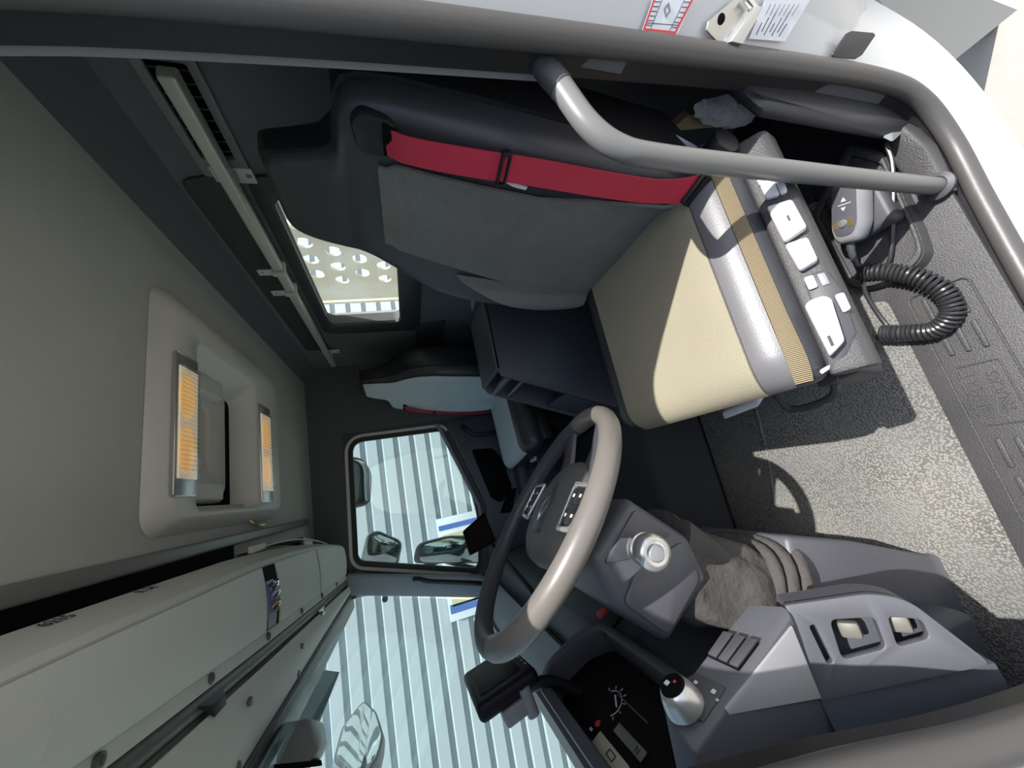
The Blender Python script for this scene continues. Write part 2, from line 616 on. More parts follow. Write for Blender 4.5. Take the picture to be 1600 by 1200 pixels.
def grow(loop, d):
    n = len(loop)
    out = []
    for i in range(n):
        a, b, c = V(loop[i - 1]), V(loop[i]), V(loop[(i + 1) % n])
        t = (c - a).normalized()
        out.append(tuple(b + V((t.y, -t.x)) * d))
    return out


sgn = 1 if sum(winr[i - 1][0] * winr[i][1] - winr[i][0] * winr[i - 1][1] for i in range(len(winr))) > 0 else -1
put('window_gasket', sweep(ring3(grow(winr, sgn * 0.006), 2.0), [(0.006, 0.012), (-0.008, 0.012), (-0.008, -0.010), (0.006, -0.010)], (1, 0, 0), True), 'blackplastic', d2)
strip = [p for p in grow(winr, sgn * 0.030)]
top = [p for p in strip if p[1] > 0.72 and p[0] < 0.42]
i0 = max(range(len(strip)), key=lambda i: -strip[i][1] if strip[i][0] < -0.3 else -9)
order = strip[i0:] + strip[:i0]
if order[3][1] < order[0][1] - 0.0 and order[3][0] > order[0][0]:
    order = [order[0]] + order[:0:-1]
stp = [p for p in order if p[1] > 0.66]
put('window_frame', sweep(ring3(stp, 1.998), [(0.006, 0.010), (-0.006, 0.008), (-0.006, -0.008), (0.006, -0.010)], (1, 0, 0)), 'hatch', d2, label='pale frame strip round the door window')
w3 = struct('window_3', plate([grow(winr, sgn * 0.008)], 0.004), 'glass', YZ(2.03))
# sill of the door window, inner panels, recess, handle
put('belt_rail', tube([(1.985, -0.40, 0.735), (1.985, -0.357, 0.715), (1.985, 0.143, 0.555), (1.985, 0.30, 0.560)], 0.012, 10), 'greyplastic', d2)
put('trim_panel', plate([rpoly([(-0.41, 0.68), (-0.345, 0.67), (0.14, 0.515), (0.50, 0.56), (0.50, 0.0), (-0.41, 0.0)], 0.03)], 0.02, 0.006), 'dashdark', d2, YZ(1.993))
put('speaker_panel', plate([rpoly([(-0.20, 0.545), (-0.185, 0.405), (-0.10, 0.36), (0.075, 0.33), (0.155, 0.42), (0.115, 0.475)], 0.02)], 0.012, 0.004), 'void', d2, YZ(1.979))
put('armrest', hull([(1.985, -0.35, 0.30), (1.985, 0.25, 0.30), (1.985, 0.30, 0.22), (1.985, -0.35, 0.20), (1.91, -0.30, 0.30), (1.91, 0.20, 0.28), (1.91, 0.18, 0.23), (1.91, -0.30, 0.22)], 0.015, 3), 'dashdark', d2)
put('switch_bezel', prism([(1.960,0.221,0.367), (1.960,0.212,0.439), (1.960,0.087,0.360), (1.960,0.087,0.304)], (0.02, 0, 0), 0.004), 'void', d2)
put('pull_handle', tube(cr([(1.985, -0.352, 0.575), (1.95, -0.345, 0.57), (1.945, -0.315, 0.545), (1.945, -0.285, 0.50), (1.945, -0.28, 0.38), (1.985, -0.28, 0.34)], 5), 0.013, 10), 'blackplastic', d2)

# ------------------------------------------------------------------ driver's door opening
DP = [(-0.02, -0.30, 1.365), (-0.02, -0.395, 1.335), (-0.02, -0.435, 1.22), (-0.02, -0.462, 1.04), (-0.02, -0.492, 0.77), (-0.02, -0.536, 0.32), (-0.02, -0.552, 0.05),
      (-0.018, -0.527, -0.065), (-0.010, -0.44, -0.118), (-0.004, -0.30, -0.118), (-0.002, -0.10, -0.106), (-0.002, 0.15, -0.104), (-0.005, 0.33, -0.07),
      (-0.01, 0.352, 0.05), (-0.015, 0.348, 0.25), (-0.02, 0.312, 0.47), (-0.02, 0.270, 0.66), (-0.02, 0.240, 0.81), (-0.02, 0.17, 1.11), (-0.02, 0.09, 1.28), (-0.02, 0.0, 1.355), (-0.02, -0.15, 1.372)]
dpath = cr(DP, 6, True)


def outward(P):
    n = len(P)
    out = []
    for i in range(n):
        t = P[(i + 1) % n] - P[i - 1]
        v = V((0, t.z, -t.y)).normalized()
        c = P[i] - V((0, -0.1, 0.6))
        if v.dot(V((0, c.y, c.z))) < 0:
            v = -v
        out.append(v)
    return out


dn = outward(dpath)
body = []
PR_OUT = ((0.014, 0.012), (0.014, -0.008), (0.03, -0.014), (0.075, -0.022), (0.115, -0.030), (0.145, -0.036), (0.158, -0.046), (0.165, 0.03), (0.014, 0.03))
PR_SILL = ((0.014, 0.012), (0.014, -0.008), (0.02, -0.014), (0.035, -0.022), (0.055, -0.032), (0.070, -0.042), (0.080, -0.056), (0.085, 0.03), (0.014, 0.03))
PR_PIL = ((0.014, 0.012), (0.014, -0.012), (0.030, -0.030), (0.055, -0.055), (0.075, -0.075), (0.085, -0.09), (0.095, -0.10), (0.30, 0.03), (0.014, 0.03))
for p, n in zip(dpath, dn):
    if n.y < -0.5 and p.z > 0.16:
        pr = PR_PIL
    elif n.z < -0.75:
        pr = PR_SILL
    else:
        pr = PR_OUT
    body.append([p + n * a + V((x, 0, 0)) for a, x in pr])
# smooth the changing width
for _ in range(10):
    body = [[(body[i - 1][j] + body[i][j] * 2 + body[(i + 1) % len(body)][j]) / 4 for j in range(len(body[0]))] for i in range(len(body))]
d1 = struct('door_1', loft(body, True, True), 'white')
bulb = [(0.016 * math.cos(a) - 0.012, 0.017 * math.sin(a)) for a in [math.pi * 2 * i / 14 for i in range(14)]]
put('rubber_seal', sweep(dpath, bulb, (1, 0, 0), True), 'seal', d1)
inn = [p + n * 0.010 for p, n in zip(dpath, dn)]
put('seal_flange', sweep(inn, [(0.0, 0.016), (0.030, 0.010), (0.030, -0.012), (0.0, -0.014)], (1, 0, 0), True), 'blackplastic', d1)
lipp = [p + n * 0.014 + V((0.034, 0, 0)) for p, n in zip(dpath, dn)][4:34]
lipp = [p for p in lipp if p.z > 0.66]
put('trim_lip', sweep(lipp, [(-0.006, 0.013), (0.008, 0.013), (0.008, -0.010), (-0.006, -0.010)], (1, 0, 0)), 'sealgrey', d1)
# outer body below and in front of the opening
struct('wall_left_front', join(box((-0.06, 0.40, -0.30), (-0.02, 0.84, 0.9), 0.005), box((-0.10, 0.43, -0.9), (0.02, 0.84, -0.16))), 'white')

# outer skin of the cab
struct('wall_right_outer', plate([[(-0.92, -0.75), (0.86, -0.75), (0.86, 0.60), (0.56, 0.62), (0.44, 1.54), (-0.92, 1.54)], grow(winr, sgn * 0.03)], 0.012), 'white', YZ(2.085))
struct('wall_rear_outer', plate([[(-0.06, -0.75), (2.09, -0.75), (2.09, 1.54), (-0.06, 1.54)], rrect(WW + 0.05, WH + 0.05, 0.05, WX, WZ)], 0.012), 'white', XZ(-0.918))
struct('wall_left_outer', box((-0.052, -0.924, 0.06), (-0.034, -0.70, 1.56), 0.004), 'white')
struct('roof', box((-0.06, -0.925, 1.55), (2.09, 0.50, 1.58), 0.01), 'white')
# ------------------------------------------------------------------ outside
struct('ground', box((-30, -30, -1.40), (30, 30, -1.35)), 'ground')
fac = struct('outside_wall', box((5.0, -7.0, -1.35), (5.3, 11.0, 5.2)), 'wallback')
tag(fac, 'white corrugated metal building wall beyond the windows', None)
PITCH = 0.216
z0 = 1.505 - PITCH * 13
pm = prism([(5.002, -7.0, 0.0), (4.955, -7.0, 0.006), (4.955, -7.0, 0.135), (5.002, -7.0, 0.160)], (0, 18.0, 0))
first = put('cladding_panel', pm, 'wall', fac)
first.location.z = z0
for i in range(1, 30):
    o = first.copy()
    COL.objects.link(o)
    o.parent = fac
    o.location.z = z0 + PITCH * i

sg = root('notice_board', 'tan and blue notice board fixed to the corrugated wall', 'sign', (4.93, 0.8, -0.1))
a, b, c, d = V((4.900,0.371,0.658)), V((4.900,0.411,0.039)), V((4.900,1.714,0.239)), V((4.900,1.605,0.707))
SX = frame(V((4.9, (a.y + d.y) / 2, (a.z + b.z) / 2)), (0, 1, 0), (0, 0, 1))
sw, sh = abs(d.y - a.y), abs(a.z - b.z)
put('board', cbox(sw, sh, 0.05, 0.005), 'paper', sg, SX)
put('blue_band', cbox(0.06, sh * 0.94, 0.012), 'signblue', sg, SX @ Matrix.Translation((-sw / 2 + 0.12, 0, -0.03)))
put('blue_band', cbox(0.10, sh * 0.94, 0.012), 'signblue', sg, SX @ Matrix.Translation((sw / 2 - 0.14, 0, -0.03)))
for k in range(3):
    put('tan_panel', cbox(0.26, sh * 0.85, 0.012, 0.003), 'signtan', sg, SX @ Matrix.Translation((-sw / 2 + 0.34 + k * 0.30, 0, -0.03)))

# headboard of the load body behind the cab
hb = root('headboard', 'cream perforated steel headboard seen through the rear window', 'headboard', (1.3, -1.3, -0.4))
loops = [[(-0.1, -0.4), (1.97, -0.4), (1.97, 1.75), (-0.1, 1.75)]]
for r_, z in enumerate([0.93 + 0.120 * k for k in range(6)]):
    for q in range(6):
        cx = 1.20 + q * 0.135 + (0.0675 if r_ % 2 else 0)
        if cx < 1.80:
            loops.append(rpoly([(cx - 0.044, z), (cx - 0.024, z - 0.036), (cx + 0.024, z - 0.036), (cx + 0.044, z), (cx + 0.024, z + 0.036), (cx - 0.024, z + 0.036)], 0.016, 3))
put('perforated_plate', plate(loops, 0.012), 'cream', hb, XZ(-1.30))
put('end_post', box((1.89, -1.36, -0.4), (1.97, -1.306, 1.75), 0.006), 'cream', hb)
put('guard_bar', box((2.06, -1.36, -0.4), (2.085, -1.33, 1.75)), 'cream', hb)


def ext_mirror(name, label, poly, x, tiltdir, depth, group='outside mirrors on the passenger side'):
    pts = [V(p) for p in poly]
    c = sum(pts, V()) / len(pts)
    nrm = V(tiltdir).normalized()
    M2 = frame(c, V((0, 1, 0)).cross(nrm) if abs(nrm.y) < 0.9 else V((1, 0, 0)), V((0, 1, 0)) if abs(nrm.y) < 0.9 else V((0, 0, 1)))
    inv = M2.inverted()
    lp = [((inv @ p).x, (inv @ p).y) for p in pts]
    lp = rpoly(lp, 0.04, 5)
    r_ = root(name, label, 'mirror', c, group)
    rings = []
    for s, dz in ((1.0, 0.0), (1.06, -0.02), (1.0, -0.05), (0.7, -depth), (0.3, -depth - 0.02)):
        rings.append([M2 @ V((p[0] * s, p[1] * s, dz)) for p in lp])
    put('housing', loft(rings), 'greyplastic', r_, None, 50)
    put('mirror_face', plate([[(p[0] * 0.90, p[1] * 0.90) for p in lp]], 0.006, 0.002), 'mirror', r_, M2 @ Matrix.Translation((0, 0, 0.004)))
    return r_


m1 = ext_mirror('kerb_mirror', 'rounded kerb mirror hanging above the passenger window', [(2.220,-0.311,1.306), (2.220,-0.288,1.186), (2.220,-0.187,1.126), (2.220,-0.007,1.168), (2.220,-0.004,1.331)], 2.22, (-0.78, 0.12, -0.62), 0.10)
put('mirror_arm', tube(cr([(2.06, -0.12, 1.36), (2.16, -0.12, 1.38), (2.27, -0.13, 1.33), (2.27, -0.14, 1.27)], 5), 0.014, 10), 'blackplastic', m1)
m2 = ext_mirror('wide_angle_mirror', 'upper wide-angle mirror beyond the passenger window', [(2.250,0.326,1.281), (2.250,0.177,1.227), (2.250,0.169,1.166), (2.250,0.266,1.031), (2.250,0.408,1.079)], 2.25, (-0.9, -0.45, -0.05), 0.10)
m3 = ext_mirror('main_mirror', 'large lower main mirror beyond the passenger window', [(2.270,0.409,0.971), (2.270,0.305,0.930), (2.270,0.303,0.744), (2.270,0.365,0.485), (2.270,0.527,0.516)], 2.27, (-0.9, -0.45, 0), 0.10)
put('mirror_arm', tube([(2.07, 0.52, 1.15), (2.2, 0.50, 1.15), (2.36, 0.47, 1.10), (2.36, 0.45, 0.80), (2.2, 0.52, 0.62), (2.07, 0.55, 0.62)], 0.016, 10), 'blackplastic', m3)
m4 = ext_mirror('front_mirror', 'leaf shaped front mirror hanging outside the windscreen', [(2.067,0.950,1.302), (1.905,0.950,1.227), (1.683,0.950,1.178), (1.548,0.950,1.189), (1.428,0.950,1.238), (1.649,0.950,1.371), (1.889,0.950,1.374)], 0, (-0.25, -1, -0.35), 0.05, None)
cb = root('camera_housing', 'grey camera housing at the top edge of the windscreen', 'camera', (1.023,0.560,1.309))
put('housing_body', hull([(0.984,0.500,1.341), (1.005,0.520,1.279), (0.971,0.530,1.237), (0.881,0.540,1.214), (0.828,0.540,1.220), (0.787,0.500,1.296),
                          (0.882,0.460,1.310), (0.854,0.460,1.241), (0.718,0.460,1.192), (0.669,0.460,1.193), (0.700,0.460,1.268)], 0.008, 3), 'greyplastic', cb)
put('lower_lip', hull([(0.704,0.455,1.272), (0.655,0.455,1.176), (0.634,0.455,1.170), (0.676,0.455,1.261), (0.870,0.530,1.325), (0.812,0.530,1.213), (0.788,0.530,1.206), (0.837,0.530,1.312)], 0.002), 'void', cb)
ev = root('exterior_visor', 'dark perforated sun visor outside the top of the windscreen', 'visor', (1.411,0.620,1.377))
put('visor_blade', patch(lambda u, v: (0.95 + 0.62 * u, 0.58 + 0.05 * v, 1.42 - 0.11 * v), 8, 3, 0.006), 'greyplastic', ev)

# ================================================================== REAR SHELF AREA
rp = root('storage_panel', 'long dark recessed panel behind the hanging rail', 'panel', (1.15, -0.846, 1.26))
put('panel_face', plate([rpoly([(0.545, 1.275), (1.715, 1.262), (1.69, 1.372), (0.575, 1.388)], 0.03)], 0.012, 0.004), 'darkplastic', rp, XZ(-0.847))
for px in (0.69, 1.50):
    put('finger_slot', cbox(0.035, 0.006, 0.010, 0.002), 'void', rp, Matrix.Translation((px, -0.854 + 0.0005, 1.335)) @ Matrix.Rotation(0, 4, 'X'))

rod = root('hanging_rail', 'pale aluminium hanging rail across the rear wall', 'rail', (1.05, -0.80, 1.255))
put('bar', hull([(0.285, -0.815, 1.248), (0.285, -0.785, 1.250), (0.285, -0.815, 1.282), (0.285, -0.785, 1.280), (1.83, -0.812, 1.256), (1.83, -0.788, 1.256), (1.83, -0.812, 1.283), (1.83, -0.788, 1.283)], 0.005, 3), 'rod', rod)
for nm, x in (('end_bracket', 0.545), ('hook', 0.885), ('hook', 1.015), ('end_bracket', 1.72)):
    if nm == 'hook':
        h = join(xf(plate([rrect(0.050, 0.040, 0.006), rrect(0.030, 0.0265, 0.004)], 0.016, 0.002), Matrix.Translation((x, -0.80, 1.2665)) @ Matrix.Rotation(math.pi / 2, 4, 'Y') @ Matrix.Rotation(math.pi / 2, 4, 'Z')),
                 xf(plate([rrect(0.030, 0.046, 0.004), rrect(0.008, 0.008, 0.001, 0, 0.010)], 0.004, 0.001), Matrix.Translation((x + 0.006, -0.792, 1.305)) @ Matrix.Rotation(math.pi / 2, 4, 'X')))
        put('hook', h, 'hatch', rod)
    else:
        e = join(xf(plate([rrect(0.045, 0.088, 0.004), rrect(0.012, 0.012, 0.002, 0, 0.032), rrect(0.012, 0.012, 0.002, 0, -0.032)], 0.005, 0.001), Matrix.Translation((x, -0.838, 1.262)) @ Matrix.Rotation(math.pi / 2, 4, 'X')),
                 box((x - 0.012, -0.84, 1.253), (x + 0.012, -0.809, 1.278), 0.003))
        put('end_bracket', e, 'hatch', rod)

vt = root('air_vent', 'slatted air vent behind the hanging rail by the driver door', 'vent', (0.38, -0.845, 1.22))
put('vent_frame', plate([rpoly([(0.245, 1.225), (0.56, 1.222), (0.555, 1.325), (0.25, 1.330)], 0.006), rrect(0.205, 0.066, 0.004, 0.40, 1.276)], 0.016, 0.003), 'greyplastic', vt, XZ(-0.846))
put('duct', box((0.30, -0.8505, 1.243), (0.50, -0.8485, 1.309)), 'void', vt)
for k in range(8):
    put('slat', cbox(0.003, 0.008, 0.064), 'darkplastic', vt, Matrix.Translation((0.312 + 0.0245 * k, -0.844, 1.276)) @ Matrix.Rotation(0.6, 4, 'Z'))
sp = root('rear_side_cover', 'small dark cover with yellow label at the rear wall', 'cover', (1.52, -0.842, 0.72))
put('cover_panel', plate([rpoly([(1.44, 0.66), (1.78, 0.66), (1.78, 0.80), (1.48, 0.815)], 0.02)], 0.012, 0.003), 'darkplastic', sp, XZ(-0.843))
put('yellow_label', cbox(0.012, 0.002, 0.03), 'lcd', sp, Matrix.Translation((1.50, -0.8502 + 0.001, 0.775)))

# ================================================================== ROOF HATCH CONSOLE
ht = root('roof_hatch_console', 'warm grey roof hatch surround with two lamps on the ceiling', 'roof hatch', (1.03, -0.33, 1.425))
ox0, ox1, oy0, oy1 = HX0, HX1, HY0, HY1
ix0, ix1, iy0, iy1 = 0.765, 1.150, -0.500, -0.070


def rr4(x0, x1, y0, y1, r, z):
    return [(a, b, z) for a, b in rrect(x1 - x0, y1 - y0, r, (x0 + x1) / 2, (y0 + y1) / 2, 5)]


rings = [rr4(ox0 - 0.012, ox1 + 0.012, oy0 - 0.012, oy1 + 0.012, 0.05, 1.469), rr4(ox0 - 0.008, ox1 + 0.008, oy0 - 0.008, oy1 + 0.008, 0.05, 1.462),
         rr4(ox0 + 0.010, ox1 - 0.010, oy0 + 0.010, oy1 - 0.008, 0.05, 1.446), rr4(ox0 + 0.025, ox1 - 0.025, oy0 + 0.03, oy1 - 0.018, 0.045, 1.434), rr4(ox0 + 0.04, ox1 - 0.04, oy0 + 0.06, oy1 - 0.022, 0.04, 1.430),
         rr4(ix0 - 0.006, ix1 + 0.006, iy0 - 0.006, iy1 + 0.006, 0.03, 1.430), rr4(ix0, ix1, iy0, iy1, 0.028, 1.436), rr4(ix0 + 0.004, ix1 - 0.004, iy0 + 0.060, iy1 - 0.004, 0.026, 1.512)]
put('surround', loft(rings, False), 'hatch', ht, None, 50)
put('hatch_panel', plate([rrect(0.44, 0.46, 0.02, 0.955, -0.29)], 0.01, 0.002), 'hatch', ht, XY(1.530))
put('hatch_seal', plate([rrect(0.40, 0.44, 0.03, 0.955, -0.29), rrect(0.34, 0.38, 0.03, 0.955, -0.29)], 0.012, 0.002), 'void', ht, XY(1.520))
put('inner_panel', plate([rrect(0.30, 0.335, 0.03, 0.955, -0.29), rrect(0.14, 0.20, 0.03, 0.93, -0.29)], 0.02, 0.005), 'hatch', ht, XY(1.516))
put('panel_recess', plate([rrect(0.15, 0.21, 0.02, 0.93, -0.29)], 0.004), 'hatch', ht, XY(1.524))
for (y0, y1) in ((-0.47, -0.405), (-0.155, -0.095)):
    rg = [[(0.88 - 0.05 * s, y0 + 0.012 * (1 - s), 1.51 - h), (0.99 + 0.05 * s, y0 + 0.012 * (1 - s), 1.51 - h), (0.99 + 0.05 * s, y1 - 0.012 * (1 - s), 1.51 - h), (0.88 - 0.05 * s, y1 - 0.012 * (1 - s), 1.51 - h)] for s, h in ((1, 0), (0.8, 0.02), (0.4, 0.035))]
    put('grip_block', bev(loft(rg), 0.004), 'hatch', ht)
for (x0, x1, y0, y1) in ((0.665, 0.757, -0.440, -0.100), (1.165, 1.275, -0.432, -0.080)):
    cxm, cym = (x0 + x1) / 2, (y0 + y1) / 2
    lm = put('lamp_bezel', plate([rrect(x1 - x0, y1 - y0, 0.006, cxm, cym)], 0.008, 0.002), 'silver', ht, XY(1.430))
    put('reflector', box((x0 + 0.010, y0 + 0.035, 1.4245), (x1 - 0.004, y1 - 0.040, 1.4265)), 'reflector', lm)
    ln = (y1 - y0 - 0.09) / 2
    for k in range(2):
        yc = y0 + 0.045 + ln * (k + 0.5)
        put('amber_bulb', xf(lathe([(0.0, -0.5), (0.6, -0.42), (1.0, 0.0), (1.0, 0.5)], 20), Matrix.Translation((cxm - 0.003, yc, 1.4238)) @ Matrix.Diagonal((0.033, ln * 0.44, 0.004, 1))), 'bulb', lm)
    put('lens', box((x0 + 0.008, y0 + 0.033, 1.4185), (x1 - 0.002, y1 - 0.038, 1.4215), 0.001), 'lens', lm)
    for k in range(26):
        yy = y0 + 0.036 + (y1 - y0 - 0.074) * k / 25
        put('lens_rib', box((x0 + 0.009, yy - 0.0012, 1.4170), (x1 - 0.003, yy + 0.0012, 1.4184)), 'lens', lm)

put('latch', tube(cr([(1.16, -0.030, 1.462), (1.17, -0.012, 1.446), (1.20, -0.006, 1.440), (1.24, -0.012, 1.446)], 4), 0.006, 8), 'bottle', ht)
# ================================================================== OVERHEAD FRONT SHELF
sh_ = root('overhead_shelf', 'grey overhead storage shelf above the windscreen', 'shelf', (1.0, 0.25, 1.30))
ST = [(0.02, (0.082, 1.330), (0.180, 1.326)), (0.30, (0.082, 1.330), (0.202, 1.325)), (0.82, (0.086, 1.330), (0.245, 1.325)), (1.10, (0.098, 1.330), (0.266, 1.325)),
      (1.37, (0.117, 1.330), (0.286, 1.324)), (1.65, (0.145, 1.322), (0.302, 1.318)), (1.90, (0.180, 1.310), (0.316, 1.310))]


def st(x):
    for (x0, b0, c0), (x1, b1, c1) in zip(ST, ST[1:]):
        if x <= x1 or x1 == ST[-1][0]:
            t = (x - x0) / (x1 - x0)
            return [b0[i] * (1 - t) + b1[i] * t for i in (0, 1)], [c0[i] * (1 - t) + c1[i] * t for i in (0, 1)]


xs = [0.02 + i * (1.90 - 0.02) / 24 for i in range(25)]


def shsec(x):
    b, c = st(x)
    return [(x, b[0] - 0.026, b[1] + 0.068), (x, b[0] - 0.020, b[1] + 0.044), (x, b[0] - 0.012, b[1] + 0.020), (x, b[0] - 0.004, b[1] + 0.005), (x, b[0] + 0.006, b[1]), (x, c[0], c[1]), (x, c[0] + 0.024, c[1] - 0.004),
            (x, c[0] + 0.027, c[1] + 0.012), (x, 0.43, c[1] + 0.03), (x, 0.43, b[1] + 0.09), (x, b[0] + 0.02, b[1] + 0.04), (x, b[0] - 0.016, b[1] + 0.066)]


put('shelf_body', loft([shsec(x) for x in xs]), 'shelf', sh_, None, 20)
bx, cx_ = st(1.90)
put('rounded_end', hull([(1.90, bx[0] - 0.026, bx[1] + 0.066), (1.90, bx[0], bx[1]), (1.90, cx_[0] + 0.03, cx_[1]), (1.90, 0.40, cx_[1] + 0.04), (1.96, bx[0] + 0.03, bx[1] + 0.02), (1.96, cx_[0] + 0.02, cx_[1] + 0.015), (1.96, 0.38, bx[1] + 0.03)], 0.008), 'shelf', sh_)


def door(x0, x1, n=8, par=None, m='shelf', lift=0.006, t0=0.03, t1=0.97, name='flap_door'):
    def f(u, v):
        x = x0 + (x1 - x0) * u
        b, c = st(x)
        b = V((x, b[0] + 0.006, b[1]))
        c = V((x, c[0], c[1]))
        nn = (c - b).cross(V((1, 0, 0))).normalized()
        if nn.z > 0:
            nn = -nn
        t = t0 + (t1 - t0) * v
        bow = 0.006 * math.sin(math.pi * v)
        return b.lerp(c, t) + nn * (lift + bow)
    bm = patch(f, n, 6, 0.005)
    return put(name, bm, m, sh_)


dn_ = [door(0.03, 0.818, 14), door(0.918, 1.362, 8), door(1.388, 1.868, 8)]
door(0.822, 0.912, 3, m='void', lift=0.004, name='radio_slot')
door(0.828, 0.882, 3, m='greyplastic', lift=0.007, t0=0.22, t1=0.95, name='slot_plate')
door(0.833, 0.877, 3, m='blue', lift=0.010, t0=0.30, t1=0.80, name='connector_panel')
for k, (tt, mm) in enumerate(((0.38, 'chrome'), (0.52, 'silver'), (0.68, 'bottle'))):
    b, c = st(0.855)
    p = V((0.855 + 0.01 * (k % 2), b[0], b[1])).lerp(V((0.855, c[0], c[1])), tt)
    put('cable_loop', tube(cr([p + V((-0.02, 0, -0.012)), p + V((0.0, -0.012, -0.03)), p + V((0.02, 0.004, -0.022)), p + V((0.005, 0.012, -0.02))], 4), 0.004, 8), mm, sh_)
# raised marks on the near door, screws and buttons
door(0.03, 0.235, 4, lift=0.0105, t0=0.30, t1=0.72, name='raised_label_field')
for px, py in ((344, 997), (310, 1040), (1, 1)):
    if px < 5:
        continue


def onface(x, t, lift=0.012):
    b, c = st(x)
    b = V((x, b[0] + 0.006, b[1]))
    c = V((x, c[0], c[1]))
    nn = (c - b).cross(V((1, 0, 0))).normalized()
    if nn.z > 0:
        nn = -nn
    return frame(b.lerp(c, t) + nn * lift, (1, 0, 0), nn.cross(V((1, 0, 0)))), nn


for x, t in ((0.593, 0.70), (1.62, 0.70)):
    X, nn = onface(x, t)
    put('plug_button', xf(cyl(0.010, 0.004, 20, w=0.001), X), 'greyplastic', sh_)
for x in (0.324, 0.576, 0.854, 1.146, 1.42, 1.68):
    b, c = st(x)
    put('screw', xf(lathe([(0.009, 0.002), (0.009, -0.002), (0.005, -0.003), (0.004, 0.0)], 14), Matrix.Translation((x, c[0] + 0.012, c[1] - 0.004))), 'shelfdark', sh_)
# black sheet painting in the shade above the open tray, rail on the ceiling
put('tray_shade_sheet', box((0.02, 0.034, 1.466), (1.05, 0.16, 1.4695)), 'void', sh_)
put('upper_fascia', patch(lambda u, v: (1.07 + 0.83 * u, 0.056 + 0.10 * u * u + 0.004 * v, 1.392 - 0.02 * u + 0.076 * v), 8, 2, 0.004), 'shelf', sh_)
put('ceiling_rail', box((0.0, 0.004, 1.452), (1.86, 0.034, 1.471), 0.006, 3), 'rail', sh_)
put('shelf_lip_catch', box((0.98, 0.046, 1.392), (1.08, 0.066, 1.408), 0.004), 'hatch', sh_)
# handwriting on the shelf lip
for s, px in (('6215', 0.345), ('R 34', 0.51)):
    b, c = st(px)
    put('handwriting', xf(text(s, 0.022, 0.0003), frame((px, b[0] - 0.0238, b[1] + 0.053), (1, 0, 0), V((0, -0.0065, 0.024)))), 'ink', sh_)
# dark roller blind and lower fascia
bl = root('sun_blind', 'dark rolled sun blind tucked under the overhead shelf', 'sun blind', (1.0, 0.28, 1.32))
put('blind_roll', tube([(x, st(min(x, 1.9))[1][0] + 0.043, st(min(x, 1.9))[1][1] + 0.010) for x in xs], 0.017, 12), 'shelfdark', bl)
put('pull_tab', hull([(0.52, 0.255, 1.318), (0.61, 0.262, 1.318), (0.60, 0.292, 1.308), (0.55, 0.29, 1.306), (0.55, 0.27, 1.310), (0.60, 0.275, 1.310)], 0.002), 'blackplastic', bl)
put('pull_tab', hull([(1.32, 0.330, 1.316), (1.42, 0.335, 1.314), (1.40, 0.357, 1.306), (1.34, 0.357, 1.306), (1.35, 0.340, 1.302)], 0.002), 'silver', bl)
fa = root('lower_fascia', 'pale fascia panel between the sun blind and windscreen', 'panel', (1.0, 0.36, 1.30))
put('fascia_panel', patch(lambda u, v: (0.02 + 1.88 * u, (st(0.02 + 1.88 * u)[1][0] + 0.062) * (1 - v) + (0.412 + 0.004 * u) * v, (st(0.02 + 1.88 * u)[1][1] - 0.006) * (1 - v) + 1.308 * v - 0.008 * math.sin(math.pi * v)), 20, 6, 0.006), 'shelf', fa)
put('edge_trim', tube([(0.02 + 1.9 * i / 20, 0.424, 1.303) for i in range(21)], 0.009, 10), 'darkplastic', fa)
for x, y in ((0.678, 0.325), (1.05, 0.355), (0.62, 0.40), (1.00, 0.405)):
    put('clip', xf(cyl(0.008, 0.006, 14, w=0.001), Matrix.Translation((x, y, 1.300))), 'shelfdark', fa)
pk = root('tissue_pack', 'small white packet lying on the far end of the overhead shelf', 'packet', (1.56, 0.10, 1.386))
put('packet_body', hull([(1.50, 0.075, 1.388), (1.62, 0.095, 1.384), (1.50, 0.11, 1.388), (1.62, 0.13, 1.384), (1.51, 0.08, 1.425), (1.61, 0.095, 1.418), (1.51, 0.11, 1.425), (1.61, 0.13, 1.418)], 0.006), 'paper', pk)
put('packet_end', box((1.47, 0.072, 1.388), (1.498, 0.112, 1.415), 0.004), 'blackplastic', pk)

# ================================================================== DASHBOARD
da = root('dashboard', 'dark blue-grey dashboard running across below the windscreen', 'dashboard', (1.1, 0.58, 0.0))
prof = [(0.40, 0.02), (0.395, 0.30), (0.43, 0.47), (0.475, 0.545), (0.53, 0.575), (0.70, 0.585), (0.775, 0.56), (0.775, 0.02)]
dxs = [0.20, 0.22, 0.60, 0.64, 0.98, 1.02, 1.90, 1.93]


def dsec(x):
    s = 0.0
    if 0.62 < x < 1.0:
        s = -0.06
    ins = 0.01 if x in (0.20, 1.93) else 0
    return [(x, y + (s if y < 0.5 else 0) + ins * (1 if y < 0.5 else -1), z - ins) for y, z in prof]


